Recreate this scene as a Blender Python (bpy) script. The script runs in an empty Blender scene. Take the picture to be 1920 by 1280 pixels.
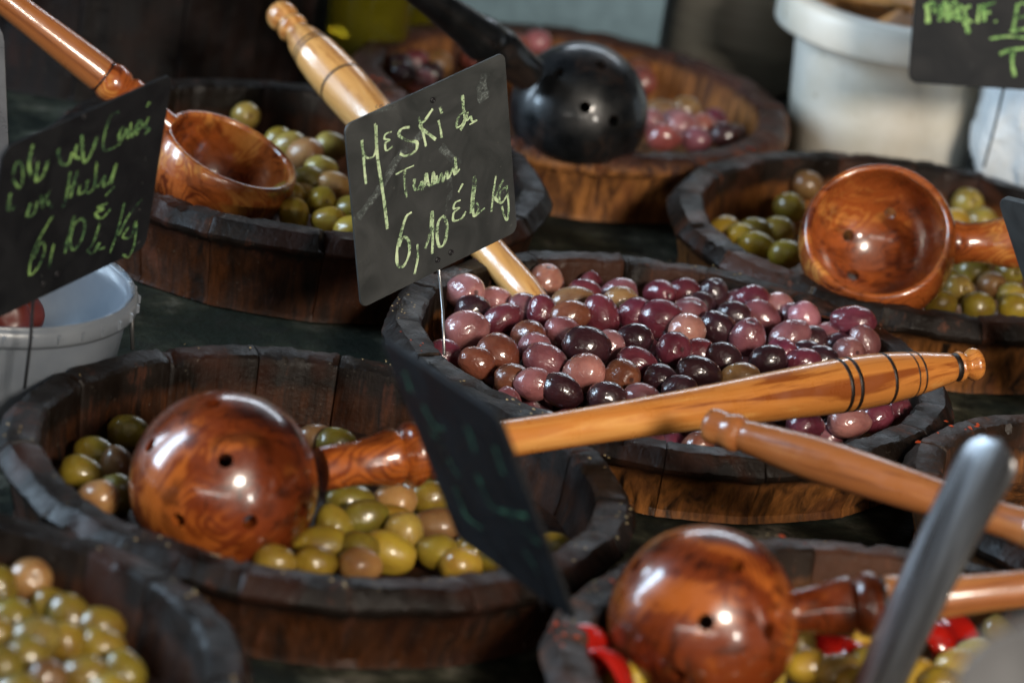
import bpy, bmesh, math, random
from mathutils import Vector, Matrix, noise
R = math.radians
rng = random.Random(7)
scene = bpy.context.scene
col = scene.collection

# ------------------------------------------------------------------ camera
FPX, PITCH, ROLL, DIST = 8000.0, R(19.848), R(8.923), 2.2942
FW = Vector((0, math.cos(PITCH), -math.sin(PITCH)))
UP0 = Vector((0, math.sin(PITCH), math.cos(PITCH)))
RX = Vector((1, 0, 0)) * math.cos(ROLL) + UP0 * math.sin(ROLL)
UPV = -Vector((1, 0, 0)) * math.sin(ROLL) + UP0 * math.cos(ROLL)
EYE = -FW * DIST
cd = bpy.data.cameras.new('camera'); cam = bpy.data.objects.new('camera', cd); col.objects.link(cam)
m3 = Matrix((RX, UPV, -FW)).transposed()
cam.matrix_world = Matrix.Translation(EYE) @ m3.to_4x4()
cd.sensor_width = 36; cd.lens = FPX / 1920 * 36; cd.clip_start = .05; cd.clip_end = 100
cd.dof.use_dof = True; cd.dof.focus_distance = 2.275; cd.dof.aperture_fstop = 6.9
cd.dof.aperture_blades = 0
scene.camera = cam

# ------------------------------------------------------------------ world + lamps
w = bpy.data.worlds.new('World'); scene.world = w; w.use_nodes = True
bg = w.node_tree.nodes['Background']; bg.inputs[0].default_value = (.55, .68, .9, 1); bg.inputs[1].default_value = .008

def area(name, loc, aim, sx, sy, power, color, shape='RECTANGLE'):
    l = bpy.data.lights.new(name, 'AREA'); l.shape = shape; l.size = sx; l.size_y = sy
    l.energy = power; l.color = color
    o = bpy.data.objects.new(name, l); col.objects.link(o); o.location = loc
    o.rotation_euler = (Vector(aim) - Vector(loc)).to_track_quat('-Z', 'Y').to_euler()
    return o
# daylight coming in at the open left side of the stall, at its back, and off the street in front
area('left_opening_light', (-1.75, -.10, .80), (0, 0, 0), .42, 1.25, 44, (.60, .80, 1))
area('left_gap_light', (-1.75, .62, .55), (0, 0, 0), .12, .9, 12, (.64, .82, 1))
area('back_opening_light', (.25, 2.3, 1.15), (0, .1, 0), 1.7, .14, 12, (.78, .89, 1))
area('street_side_light', (1.25, -3.0, 1.55), (.05, 0, 0), .70, .50, 122, (1, .90, .77), 'ELLIPSE')
area('street_glint_light', (1.25, -1.9, .30), (.05, 0, 0), .12, .20, 7, (1, .92, .82), 'ELLIPSE')
area('street_strip_light', (-.4, -3.7, .63), (0, 0, 0), 2.8, .075, 17, (1, .94, .86))
area('added_fill_light', (.6, -2.6, 3.3), (0, .05, 0), 4.2, 2.4, 9, (1, .91, .80))  # added broad dim fill, high behind the eye; no real source there
vs = scene.view_settings; vs.view_transform = 'Standard'; vs.look = 'None'; vs.gamma = 1; vs.use_curve_mapping = False; vs.exposure = 0
scene.cycles.max_bounces = 8
scene.cycles.use_denoising = True

# ------------------------------------------------------------------ pixel helpers: a point of the place on a height or at a depth
def ray(u, v): return FW + RX * ((u - 960) / FPX) - UPV * ((v - 640) / FPX)
def P(u, v, z):
    d = ray(u, v); return EYE + d * ((z - EYE.z) / d.z)
def Q(u, v, depth): return EYE + ray(u, v) * depth
def depth_of(p): return (Vector(p) - EYE).dot(FW)
def proj(p):
    d = Vector(p) - EYE; t = d.dot(FW)
    return 960 + FPX * d.dot(RX) / t, 640 - FPX * d.dot(UPV) / t

# ------------------------------------------------------------------ materials
MATS = {}
def newmat(name):
    m = bpy.data.materials.new(name); m.use_nodes = True
    nt = m.node_tree; return m, nt, nt.nodes['Principled BSDF'], nt.nodes['Material Output']
def N(nt, t, **kw):
    n = nt.nodes.new(t)
    for k, v in kw.items():
        if k in n.inputs.keys(): n.inputs[k].default_value = v
        else: setattr(n, k, v)
    return n
def ramp(nt, src, stops):
    r = N(nt, 'ShaderNodeValToRGB'); e = r.color_ramp.elements
    while len(e) < len(stops): e.new(.5)
    for i, (p, c) in enumerate(stops): e[i].position = p; e[i].color = (c[0], c[1], c[2], 1)
    nt.links.new(src, r.inputs[0]); return r.outputs[0]
def mixc(nt, fac, a, b, blend='MIX'):
    n = N(nt, 'ShaderNodeMix', data_type='RGBA', blend_type=blend)
    for s, i in ((fac, 0), (a, 6), (b, 7)):
        if hasattr(s, 'is_output'): nt.links.new(s, n.inputs[i])
        else: n.inputs[i].default_value = s if i == 0 else (s[0], s[1], s[2], 1)
    return n.outputs[2]
def coords(nt, scale=(1, 1, 1), out='Object', rot=(0, 0, 0)):
    t = N(nt, 'ShaderNodeTexCoord'); mp = N(nt, 'ShaderNodeMapping'); mp.inputs['Scale'].default_value = scale
    mp.inputs['Rotation'].default_value = rot
    nt.links.new(t.outputs[out], mp.inputs[0]); return mp.outputs[0]
def noise_t(nt, vec, scale, detail=4, rough=.55, dist=0):
    n = N(nt, 'ShaderNodeTexNoise', Scale=scale, Detail=detail, Roughness=rough, Distortion=dist)
    nt.links.new(vec, n.inputs['Vector']); return n.outputs['Fac']
def math_n(nt, op, a, b=0.0, clamp=False):
    n = N(nt, 'ShaderNodeMath', operation=op); n.use_clamp = clamp
    for s, i in ((a, 0), (b, 1)):
        if hasattr(s, 'is_output'): nt.links.new(s, n.inputs[i])
        else: n.inputs[i].default_value = s
    return n.outputs[0]
def maprange(nt, s, a, b, c=0., d=1.):
    n = N(nt, 'ShaderNodeMapRange'); nt.links.new(s, n.inputs[0])
    for i, v in ((1, a), (2, b), (3, c), (4, d)): n.inputs[i].default_value = v
    return n.outputs[0]
def bump(nt, h, bsdf, strength, dist=.002):
    b = N(nt, 'ShaderNodeBump', Strength=strength, Distance=dist); nt.links.new(h, b.inputs['Height'])
    nt.links.new(b.outputs[0], bsdf.inputs['Normal']); nt.links.new(b.outputs[0], bsdf.inputs['Coat Normal'])

def stave_mat(name, dark, brown, rim_wear, brown_amt=1.0, zl=-.0125):
    m, nt, b, _ = newmat(name)
    info = N(nt, 'ShaderNodeObjectInfo')
    tc = N(nt, 'ShaderNodeTexCoord')
    off = N(nt, 'ShaderNodeVectorMath', operation='MULTIPLY_ADD')
    nt.links.new(info.outputs['Random'], off.inputs[0]); off.inputs[1].default_value = (3.1, 2.3, 1.7)
    nt.links.new(tc.outputs['Object'], off.inputs[2])
    def mp(sc):
        k = N(nt, 'ShaderNodeMapping'); k.inputs['Scale'].default_value = sc; nt.links.new(off.outputs[0], k.inputs[0]); return k.outputs[0]
    sep = N(nt, 'ShaderNodeSeparateXYZ'); nt.links.new(tc.outputs['Object'], sep.inputs[0])
    grain = noise_t(nt, mp((260, 260, 14)), 1, 5, .6, .6)
    blot = noise_t(nt, mp((1, 1, 1)), 38, 5, .6)
    streak = noise_t(nt, mp((95, 95, 9)), 1, 4, .6, 1)
    fine = noise_t(nt, mp((1, 1, 1)), 420, 3, .6)
    # bare wood low on the outside, oil-black above: ragged stain line
    edge = math_n(nt, 'ADD', sep.outputs['Z'], math_n(nt, 'MULTIPLY', math_n(nt, 'SUBTRACT', streak, .5), .022))
    low = maprange(nt, edge, zl, zl - .0055)
    bl = maprange(nt, streak, .33, .62)
    bare = math_n(nt, 'MULTIPLY', math_n(nt, 'MULTIPLY', low, bl), brown_amt)
    brownc = ramp(nt, grain, [(.3, [c * .5 for c in brown]), (.55, brown), (.8, [c * 1.4 for c in brown])])
    darkc = ramp(nt, blot, [(.3, [c * .45 for c in dark]), (.55, dark), (.8, [c * 1.7 for c in dark])])
    c1 = mixc(nt, bare, darkc, brownc)
    # rubbed patches
    wear = maprange(nt, math_n(nt, 'MULTIPLY', blot, math_n(nt, 'ADD', grain, .45)), .58, .74, 0, .6)
    c2 = mixc(nt, wear, c1, rim_wear)
    pt = noise_t(nt, mp((1, 1, 1)), 15, 3, .5, 1.0)
    c2 = mixc(nt, maprange(nt, pt, .52, .66, 0, .6), c2, [x * .42 for x in rim_wear])
    # grey dust specks
    spk = maprange(nt, fine, .66, .76, 0, .45)
    c3 = mixc(nt, spk, c2, (.16, .14, .11))
    nt.links.new(c3, b.inputs['Base Color'])
    nt.links.new(maprange(nt, blot, .35, .65, .28, .70), b.inputs['Roughness']); b.inputs['Specular IOR Level'].default_value = .20
    h = math_n(nt, 'ADD', math_n(nt, 'MULTIPLY', grain, .8), math_n(nt, 'MULTIPLY', fine, .4))
    bump(nt, h, b, .55, .0016)
    return m
STAVE = {
 'black': stave_mat('oil_black_oak', (.0085, .0056, .0042), (.048, .016, .0055), (.085, .027, .014)),
 'brown': stave_mat('worn_brown_oak', (.0115, .0072, .0050), (.29, .108, .028), (.15, .050, .024), 1.0),
 'tan': stave_mat('rubbed_tan_oak', (.026, .016, .0115), (.24, .095, .030), (.20, .072, .035), 1.0),
 'soot': stave_mat('soot_black_oak', (.005, .005, .006), (.012, .006, .004), (.03, .010, .006), .5),
 'red': stave_mat('red_brown_oak', (.045, .020, .015), (.34, .140, .042), (.22, .070, .036), 1.0, -.003),
}

def wood_mat(name, dark, mid, light, knot=.5, coat=.8, rough=.28, burl=False):
    m, nt, b, _ = newmat(name)
    info = N(nt, 'ShaderNodeObjectInfo'); tc = N(nt, 'ShaderNodeTexCoord')
    off = N(nt, 'ShaderNodeVectorMath', operation='MULTIPLY_ADD')
    nt.links.new(info.outputs['Random'], off.inputs[0]); off.inputs[1].default_value = (.9, .7, .5)
    nt.links.new(tc.outputs['Object'], off.inputs[2])
    def mp(sc):
        k = N(nt, 'ShaderNodeMapping'); k.inputs['Scale'].default_value = sc; nt.links.new(off.outputs[0], k.inputs[0]); return k.outputs[0]
    if burl:
        f = noise_t(nt, mp((9, 15, 9)), 1, 3, .5, 2.2)
        flow = noise_t(nt, mp((10, 150, 26)), 1, 4, .55, .9)
        lines = noise_t(nt, mp((10, 22, 12)), 1, 2, .5, 2.0)
        band = math_n(nt, 'ABSOLUTE', math_n(nt, 'SINE', math_n(nt, 'MULTIPLY', lines, 60)))
        f = math_n(nt, 'ADD', math_n(nt, 'MULTIPLY', f, .66), math_n(nt, 'ADD', math_n(nt, 'MULTIPLY', flow, .24), math_n(nt, 'MULTIPLY', band, .09)))
        g = noise_t(nt, mp((90, 240, 150)), 1, 4, .6)
        c = ramp(nt, f, [(.39, dark), (.48, mid), (.54, mid), (.62, light)])
    else:
        f1 = noise_t(nt, mp((7, 105, 105)), 1, 5, .6, 1.4)
        f2 = noise_t(nt, mp((3.5, 38, 38)), 1, 3, .5, 1.0)
        g = noise_t(nt, mp((26, 480, 480)), 1, 4, .6)
        f = math_n(nt, 'ADD', math_n(nt, 'MULTIPLY', f1, .78), math_n(nt, 'MULTIPLY', f2, .22))
        c = ramp(nt, f, [(.36, dark), (.46, mid), (.54, mid), (.66, light)])
    big = noise_t(nt, mp((24, 40, 40) if burl else (6, 60, 60)), 1, 3, .5, 1.5)
    c = mixc(nt, maprange(nt, big, .52, .66, 0, knot), c, [x * .6 for x in dark])
    nt.links.new(c, b.inputs['Base Color'])
    smear = noise_t(nt, mp((75, 75, 75)), 1, 5, .6)
    nt.links.new(maprange(nt, smear, .3, .7, rough * .7, rough * 1.7), b.inputs['Roughness'])
    b.inputs['Coat Weight'].default_value = coat; nt.links.new(maprange(nt, smear, .35, .7, .04, .16), b.inputs['Coat Roughness'])
    bump(nt, math_n(nt, 'ADD', math_n(nt, 'MULTIPLY', g, .3), math_n(nt, 'MULTIPLY', smear, .8)), b, .20, .001)
    return m
WOOD = {
 'honey': wood_mat('honey_olive_wood', (.26, .066, .012), (.56, .205, .042), (.70, .33, .09), .12, .8),
 'bowl': wood_mat('red_brown_olive_wood', (.034, .0065, .0025), (.145, .026, .0055), (.34, .086, .014), .65, .7, .24, True),
 'pale': wood_mat('pale_turned_wood', (.36, .135, .034), (.62, .31, .095), (.74, .44, .17), .22, .7),
 'orange': wood_mat('orange_olive_wood', (.10, .018, .005), (.34, .082, .017), (.56, .22, .05), .6, 1.0, .24, True),
 'plain': wood_mat('tan_turned_wood', (.15, .042, .012), (.33, .112, .032), (.43, .175, .058), .2, .7, .30),
 'black': wood_mat('black_stained_wood', (.003, .0035, .004), (.005, .0056, .0066), (.018, .012, .010), .3, .35, .32, True),
}
def plain(name, c, rough=.5, coat=0, **kw):
    m, nt, b, _ = newmat(name)
    v = coords(nt); n = noise_t(nt, v, 90, 5, .6)
    nt.links.new(ramp(nt, n, [(.25, [x * .7 for x in c]), (.7, c)]), b.inputs['Base Color'])
    nt.links.new(maprange(nt, n, .3, .7, rough * .85, rough * 1.15), b.inputs['Roughness'])
    b.inputs['Coat Weight'].default_value = coat
    for k, x in kw.items(): b.inputs[k].default_value = x
    return m
M_BURN = plain('burnt_line', (.012, .007, .005), .5)
M_DARKEND = plain('blackened_end_grain', (.014, .012, .012), .45)
M_WIRE = plain('steel_wire', (.42, .42, .42), .32, 0, Metallic=.9)
M_WIRE_D = plain('dark_wire', (.05, .05, .055), .4, 0, Metallic=.7)

def olive_mat(name, mottle, stem, rough, glint, sss, coat=1.0, cr=.015):
    m, nt, b, _ = newmat(name)
    info = N(nt, 'ShaderNodeObjectInfo'); tc = N(nt, 'ShaderNodeTexCoord')
    off = N(nt, 'ShaderNodeVectorMath', operation='MULTIPLY_ADD')
    nt.links.new(info.outputs['Random'], off.inputs[0]); off.inputs[1].default_value = (5.1, 3.3, 4.7)
    nt.links.new(tc.outputs['Generated'], off.inputs[2])
    big = noise_t(nt, off.outputs[0], 1.6, 3, .5)
    sm = noise_t(nt, off.outputs[0], 16, 3, .6)
    c = info.outputs['Color']
    c1 = mixc(nt, maprange(nt, big, .38, .66, 0, .75), c, mixc(nt, 1, c, mottle, 'MULTIPLY'))
    c1 = mixc(nt, maprange(nt, sm, .66, .74, 0, .35), c1, mixc(nt, 1, c1, (.45, .4, .4), 'MULTIPLY'))
    sp = N(nt, 'ShaderNodeSeparateXYZ'); nt.links.new(tc.outputs['Generated'], sp.inputs[0])
    yz = N(nt, 'ShaderNodeCombineXYZ'); nt.links.new(sp.outputs['Y'], yz.inputs[1]); nt.links.new(sp.outputs['Z'], yz.inputs[2])
    dist = N(nt, 'ShaderNodeVectorMath', operation='DISTANCE'); nt.links.new(yz.outputs[0], dist.inputs[0]); dist.inputs[1].default_value = (0, .5, .5)
    st = math_n(nt, 'MULTIPLY', maprange(nt, dist.outputs['Value'], .085, .05), math_n(nt, 'GREATER_THAN', sp.outputs['X'], .6))
    c2 = mixc(nt, math_n(nt, 'MULTIPLY', st, .8), c1, stem)
    nt.links.new(c2, b.inputs['Base Color'])
    b.inputs['Roughness'].default_value = rough
    b.inputs['Coat Weight'].default_value = coat; b.inputs['Coat Roughness'].default_value = cr; b.inputs['Coat IOR'].default_value = 1.5
    b.inputs['Subsurface Weight'].default_value = sss; b.inputs['Subsurface Radius'].default_value = (.003, .0012, .0008)
    # oil film: soft ripples that break the highlights up
    rip = noise_t(nt, off.outputs[0], 4.6, 2, .5, 1.0)
    bump(nt, rip, b, glint, .0014)
    return m
OL_P = olive_mat('oiled_purple_olive_skin', (.42, .30, .34), (.03, .012, .012), .30, .42, .10)
OL_G = olive_mat('green_olive_skin', (.62, .48, .55), (.10, .055, .02), .36, .22, .12, .55, .10)

# ------------------------------------------------------------------ objects
def tag(o, label, cat, group=None, kind=None):
    if label: o['label'] = label
    if cat: o['category'] = cat
    if group: o['group'] = group
    if kind: o['kind'] = kind
    return o
def empty(name, loc, mat=None):
    o = bpy.data.objects.new(name, None); col.objects.link(o); o.empty_display_size = .02
    if mat is None: o.location = loc
    else: o.matrix_world = Matrix.Translation(loc) @ mat.to_4x4()
    return o
def mesh_obj(name, verts, faces, mat, parent=None, smooth=True, mesh=None):
    if mesh is None:
        mesh = bpy.data.meshes.new(name); mesh.from_pydata([tuple(v) for v in verts], [], faces); mesh.update()
        bm = bmesh.new(); bm.from_mesh(mesh); bmesh.ops.recalc_face_normals(bm, faces=bm.faces); bm.to_mesh(mesh); bm.free()
        if smooth: mesh.polygons.foreach_set('use_smooth', [True] * len(mesh.polygons))
        if mat: mesh.materials.append(mat)
    o = bpy.data.objects.new(name, mesh); col.objects.link(o)
    if parent: o.parent = parent
    return o
def autosmooth(o, ang=40):
    me = o.data
    bm = bmesh.new(); bm.from_mesh(me)
    for e in bm.edges:
        if len(e.link_faces) == 2 and e.calc_face_angle(0) > R(ang): e.smooth = False
    bm.to_mesh(me); bm.free()
def lathe(profile, seg=40, axis='Z', close=False):
    """profile: (along axis, radius)"""
    vs_, fs = [], []
    n = len(profile)
    for k in range(seg):
        a = 2 * math.pi * k / seg
        for (s, r) in profile:
            if axis == 'Z': vs_.append((r * math.cos(a), r * math.sin(a), s))
            else: vs_.append((s, r * math.cos(a), r * math.sin(a)))
    for k in range(seg):
        k2 = (k + 1) % seg
        for i in range(n if close else n - 1):
            j = (i + 1) % n
            fs.append((k * n + i, k * n + j, k2 * n + j, k2 * n + i))
    if not close:
        for end in (0, n - 1):
            if profile[end][1] > 1e-6: fs.append(tuple(k * n + end for k in range(seg)))
    return vs_, fs
def tube(pts, r, seg=8):
    pts = [Vector(p) for p in pts]; vs_, fs = [], []
    rr = r if isinstance(r, (list, tuple)) else [r] * len(pts)
    prev = None
    for i, p in enumerate(pts):
        t = (pts[min(i + 1, len(pts) - 1)] - pts[max(i - 1, 0)]).normalized()
        a = t.orthogonal().normalized() if prev is None else (prev - t * prev.dot(t)).normalized()
        prev = a; b = t.cross(a)
        for k in range(seg):
            q = 2 * math.pi * k / seg; vs_.append(p + (a * math.cos(q) + b * math.sin(q)) * rr[i])
    for i in range(len(pts) - 1):
        for k in range(seg):
            k2 = (k + 1) % seg; fs.append((i * seg + k, i * seg + k2, (i + 1) * seg + k2, (i + 1) * seg + k))
    fs.append(tuple(range(seg))); fs.append(tuple((len(pts) - 1) * seg + k for k in range(seg)))
    return vs_, fs

# ------------------------------------------------------------------ setting
def ztable(y): return -.0405 - .022 * y        # the table falls away a little to the back
mt, nt, b, _ = newmat('mossy_table_paint')
v = coords(nt)
n1 = noise_t(nt, v, 22, 6, .62); n2 = noise_t(nt, v, 95, 5, .65); n3 = noise_t(nt, v, 6, 3, .5)
base = ramp(nt, n1, [(.36, (.005, .006, .0045)), (.47, (.013, .015, .010)), (.57, (.055, .056, .038)), (.70, (.22, .20, .16))])
g2 = mixc(nt, maprange(nt, n3, .40, .62, 0, .8), base, (.008, .012, .0085))
c = mixc(nt, maprange(nt, n2, .5, .68, 0, .8), g2, (.012, .012, .010))
nt.links.new(c, b.inputs['Base Color']); b.inputs['Roughness'].default_value = .8; b.inputs['Specular IOR Level'].default_value = .12
bump(nt, math_n(nt, 'ADD', n2, n1), b, .5, .004)
tv = [(x, y, ztable(y) - .003 - dz) for dz in (0, .04) for x, y in ((-1.4, -1.3), (1.4, -1.3), (1.4, 1.25), (-1.4, 1.25))]
o = mesh_obj('table_top', tv, [(0, 1, 2, 3), (4, 5, 6, 7), (0, 1, 5, 4), (1, 2, 6, 5), (2, 3, 7, 6), (3, 0, 4, 7)], mt, None, False)
tag(o, None, None, None, 'structure')
M_PANEL = plain('blue_grey_sheet', (.17, .27, .33), .5)
def at_y(u, v, y):
    d = ray(u, v); return EYE + d * ((y - EYE.y) / d.y)
px0, px1 = at_y(790, 20, .70).x, at_y(1243, 30, .70).x
o = mesh_obj('back_panel', [(x, y, z) for z in (ztable(.7) - .002, .11) for x, y in ((px0, .70), (px1, .70), (px1, .72), (px0, .72))],
             [(0, 1, 2, 3), (4, 5, 6, 7), (0, 1, 5, 4), (1, 2, 6, 5), (2, 3, 7, 6), (3, 0, 4, 7)], M_PANEL, None, False)
tag(o, None, None, None, 'structure')

# ------------------------------------------------------------------ wooden tubs
TUBS = {}
def make_tub(key, cx, cy, rad, zr, label, mat='black', staves=17, seed=1, rot=0., thick=.0215):
    rg = random.Random(seed)
    root = empty('wooden_tub', (cx, cy, zr))
    tag(root, label, 'tub', 'wooden tubs set out on the table')
    zt0 = ztable(cy); H = zr - zt0 - .001
    prof = [(-.0125, -H), (-.0135, -H + .004), (-.0066, -.0165), (-.0050, -.0138), (-.0014, -.0118), (-.0002, -.0102), (0, -.0082), (-.0010, -.0066), (-.0052, -.0012), (-.0066, -.0002), (-.0130, 0),
            (-thick + .0026, -.0002), (-thick + .0006, -.0016), (-thick, -.0050), (-thick - .001, -.025), (-thick - .003, -H + .010), (-thick - .003, -H)]
    SEG = 16
    da = 2 * math.pi / staves
    cuts = [rot + k * da + rg.uniform(-.16, .16) * da for k in range(staves)]
    for k in range(staves):
        a0 = cuts[k]; a1 = cuts[(k + 1) % staves] + (2 * math.pi if k == staves - 1 else 0)
        w_ = a1 - a0; mid = (a0 + a1) / 2
        dz = rg.uniform(-.0007, .0005); dr = rg.uniform(-.0007, .0004)
        gk = rg.choice((.25, .5, 1, 1.3))
        vs_, fs = [], []
        us = [0, .012, .05] + [(i / (SEG - 4)) * .84 + .08 for i in range(SEG - 3)] + [.95, .988, 1]
        n = len(prof)
        for u in us:
            a = a0 + w_ * u + (.0004 if u == 0 else (-.0004 if u == 1 else 0))
            flat = math.cos(w_ / 2) / math.cos(a - mid)
            e = min(u, 1 - u); groove = (.0011 if e == 0 else (.0002 if e < .02 else 0)) * gk
            for i, (pr, pz) in enumerate(prof):
                r_ = (rad + pr) * (1 + (flat - 1) * .55) + dr
                z_ = pz
                top = pz > -.02
                if top and 3 < i < 14:
                    wv = noise.noise(Vector((math.cos(a) * 9 + seed, math.sin(a) * 9, pr * 60)))
                    z_ += dz + wv * .0012 + noise.noise(Vector((math.cos(a) * 45 + seed, math.sin(a) * 45, pr * 200))) * .0008
                    r_ += noise.noise(Vector((math.cos(a) * 30, math.sin(a) * 30 + seed, pz * 90))) * .0008
                    if i in (7, 8, 9, 11, 12):
                        ch = max(0, noise.noise(Vector((math.cos(a) * 26 + seed * 3.1, math.sin(a) * 26, i * .25))) - .30)
                        z_ -= ch * .007; r_ += ch * (.006 if i > 10 else -.004)
                    z_ -= groove * .7
                if 1 <= i <= 7: r_ -= groove
                if i >= 11: r_ += groove * .9
                if 1 <= i <= 3: r_ += noise.noise(Vector((math.cos(a) * 60, math.sin(a) * 60 + seed, 3))) * .0006
                if i in (0, 16): z_ += max(0, noise.noise(Vector((math.cos(a) * 50, math.sin(a) * 50, seed)))) * .0007
                vs_.append((r_ * math.cos(a), r_ * math.sin(a), z_))
        m_ = len(us)
        for c_ in range(m_ - 1):
            for i in range(n):
                j = (i + 1) % n
                fs.append((c_ * n + i, c_ * n + j, (c_ + 1) * n + j, (c_ + 1) * n + i))
        fs.append(tuple(range(n))); fs.append(tuple((m_ - 1) * n + i for i in range(n)))
        s = mesh_obj('stave', vs_, fs, STAVE[mat], root); autosmooth(s, 32)
    vs_, fs = lathe([(-H + .0005, 0), (-H + .0005, rad - thick - .0025), (-H + .009, rad - thick - .0025), (-H + .009, 0)], 48)
    mesh_obj('base_board', vs_, fs, STAVE[mat], root, False)
    TUBS[key] = dict(c=Vector((cx, cy)), r=rad, z=zr, ri=rad - thick, zf=zt0 + .01)
    return root
def tubz(key, x, y, r, z):    # the same rim as seen from the eye, lifted or lowered to another height
    k = (EYE.z - z) / EYE.z
    return EYE.x + (x - EYE.x) * k, EYE.y + (y - EYE.y) * k, r * k
def tub(key, x, y, r, z, *a, **k):
    x, y, r = tubz(key, x, y, r, z); make_tub(key, x, y, r, z, *a, **k)
tub('A', -.0843, -.2121, .1589, .009, 'blackened wooden tub of green olives in front, one dome-up ladle lying in it', 'black', 17, 3, .10)
tub('B', .0864, .0284, .1580, .000, 'wooden tub heaped with glossy purple olives in the middle', 'brown', 17, 5, .28)
tub('C', -.1396, .2672, .1518, .009, 'dark wooden tub holding green olives and an upturned wooden ladle, behind two price cards', 'black', 17, 8, .05)
tub('E', .0128, .4979, .1465, -.005, 'reddish worn wooden tub of pinkish olives with a black ladle, at the back', 'red', 16, 11, .2)
tub('F', .2371, .3039, .1588, .000, 'dark wooden tub of pitted green olives on the right, open ladle leaning in it', 'brown', 17, 14, .12)
tub('I', -.2373, -.4804, .1517, .018, 'black-rimmed wooden tub of green olives cut off at the lower left corner', 'black', 17, 17, .0)
tub('H', .2105, -.3758, .1768, .014, 'worn brown wooden tub of olives and red peppers at the bottom right', 'tan', 19, 20, .22)
tub('G', .3300, -.0880, .1210, .004, 'wooden tub with red chilli flakes on its rim, at the right edge', 'tan', 14, 23, .15)
def at_y(u, v, y):
    d = ray(u, v); return EYE + d * ((y - EYE.y) / d.y)
pd = at_y(650, 40, .63)
make_tub('D', pd.x - .175, pd.y, .175, .24, 'tall dark barrel standing behind the others at the upper left', 'soot', 17, 26, .0)

# ------------------------------------------------------------------ olives
def olive_mesh(name, seed, pitted=False):
    rg = random.Random(seed); seg, rings = 32, 24
    vs_, fs = [], []
    asym = rg.uniform(-.10, .10); pw = rg.uniform(1.9, 2.15)
    for i in range(rings + 1):
        t = math.pi * i / rings; x = math.cos(t); s = abs(math.sin(t)) ** (2 / pw)
        s *= 1 + asym * x
        dip = 0
        if x > .93: dip = ((x - .93) / .07) ** 1.5 * (.30 if pitted else .085)
        if x < -.97: dip = -((-x - .97) / .03) * -.03
        for k in range(seg):
            a = 2 * math.pi * k / seg
            wob = 1 + .05 * noise.noise(Vector((x * 1.2 + seed, math.cos(a) * 1.1 * s, math.sin(a) * 1.1 * s))) + .016 * noise.noise(Vector((x * 3.1 + seed, math.cos(a) * 3 * s, math.sin(a) * 3 * s))) - .05 * max(0, noise.noise(Vector((x * 1.7 - seed, math.cos(a) * 1.7 * s, math.sin(a) * 1.7 * s + 4))) - .25)
            vs_.append(((x - dip) * wob, s * math.cos(a) * wob, s * math.sin(a) * wob))
    for i in range(rings):
        for k in range(seg):
            k2 = (k + 1) % seg; fs.append((i * seg + k, i * seg + k2, (i + 1) * seg + k2, (i + 1) * seg + k))
    me = bpy.data.meshes.new(name); me.from_pydata(vs_, [], fs)
    bm = bmesh.new(); bm.from_mesh(me); bmesh.ops.remove_doubles(bm, verts=bm.verts, dist=1e-4); bmesh.ops.recalc_face_normals(bm, faces=bm.faces); bm.to_mesh(me); bm.free()
    me.polygons.foreach_set('use_smooth', [True] * len(me.polygons))
    return me
OM_P = [olive_mesh('purple_olive', i) for i in range(5)]
OM_G = [olive_mesh('green_olive', 20 + i) for i in range(4)]
OM_F = [olive_mesh('pitted_olive', 40 + i, True) for i in range(3)]
for me in OM_P: me.materials.append(OL_P)
for me in OM_G + OM_F: me.materials.append(OL_G)

COLS = {  # skin colours and their words
 'P': ((.37, .150, .152), 'pinkish mauve'), 'O': ((.49, .225, .170), 'pale salmon pink'), 'M': ((.235, .084, .094), 'mauve'),
 'V': ((.155, .030, .046), 'wine red'), 'D': ((.045, .016, .020), 'near-black'), 'B': ((.20, .066, .033), 'reddish brown'), 'G': ((.28, .145, .062), 'khaki brown'),
 'y': ((.44, .300, .030), 'yellow-green'), 'g': ((.30, .210, .024), 'olive green'), 'd': ((.20, .150, .018), 'dark green'), 't': ((.46, .255, .085), 'tan'),
 'b': ((.22, .115, .040), 'brownish'), 'r': ((.28, .078, .062), 'dull red'), 'k': ((.37, .270, .055), 'pale khaki'),
}
ORD = ['first', 'second', 'third', 'fourth', 'fifth', 'sixth', 'seventh', 'eighth', 'ninth', 'tenth', 'eleventh', 'twelfth', 'thirteenth', 'fourteenth', 'fifteenth', 'sixteenth', 'seventeenth', 'eighteenth', 'nineteenth', 'twentieth']
def crop(x0, y0, s, lst): return [(x0 + a[0] / s, y0 + a[1] / s, a[2] / s, a[3] / s) + tuple(a[4:]) for a in lst]
S = 2.723
OLIVES = []
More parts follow.
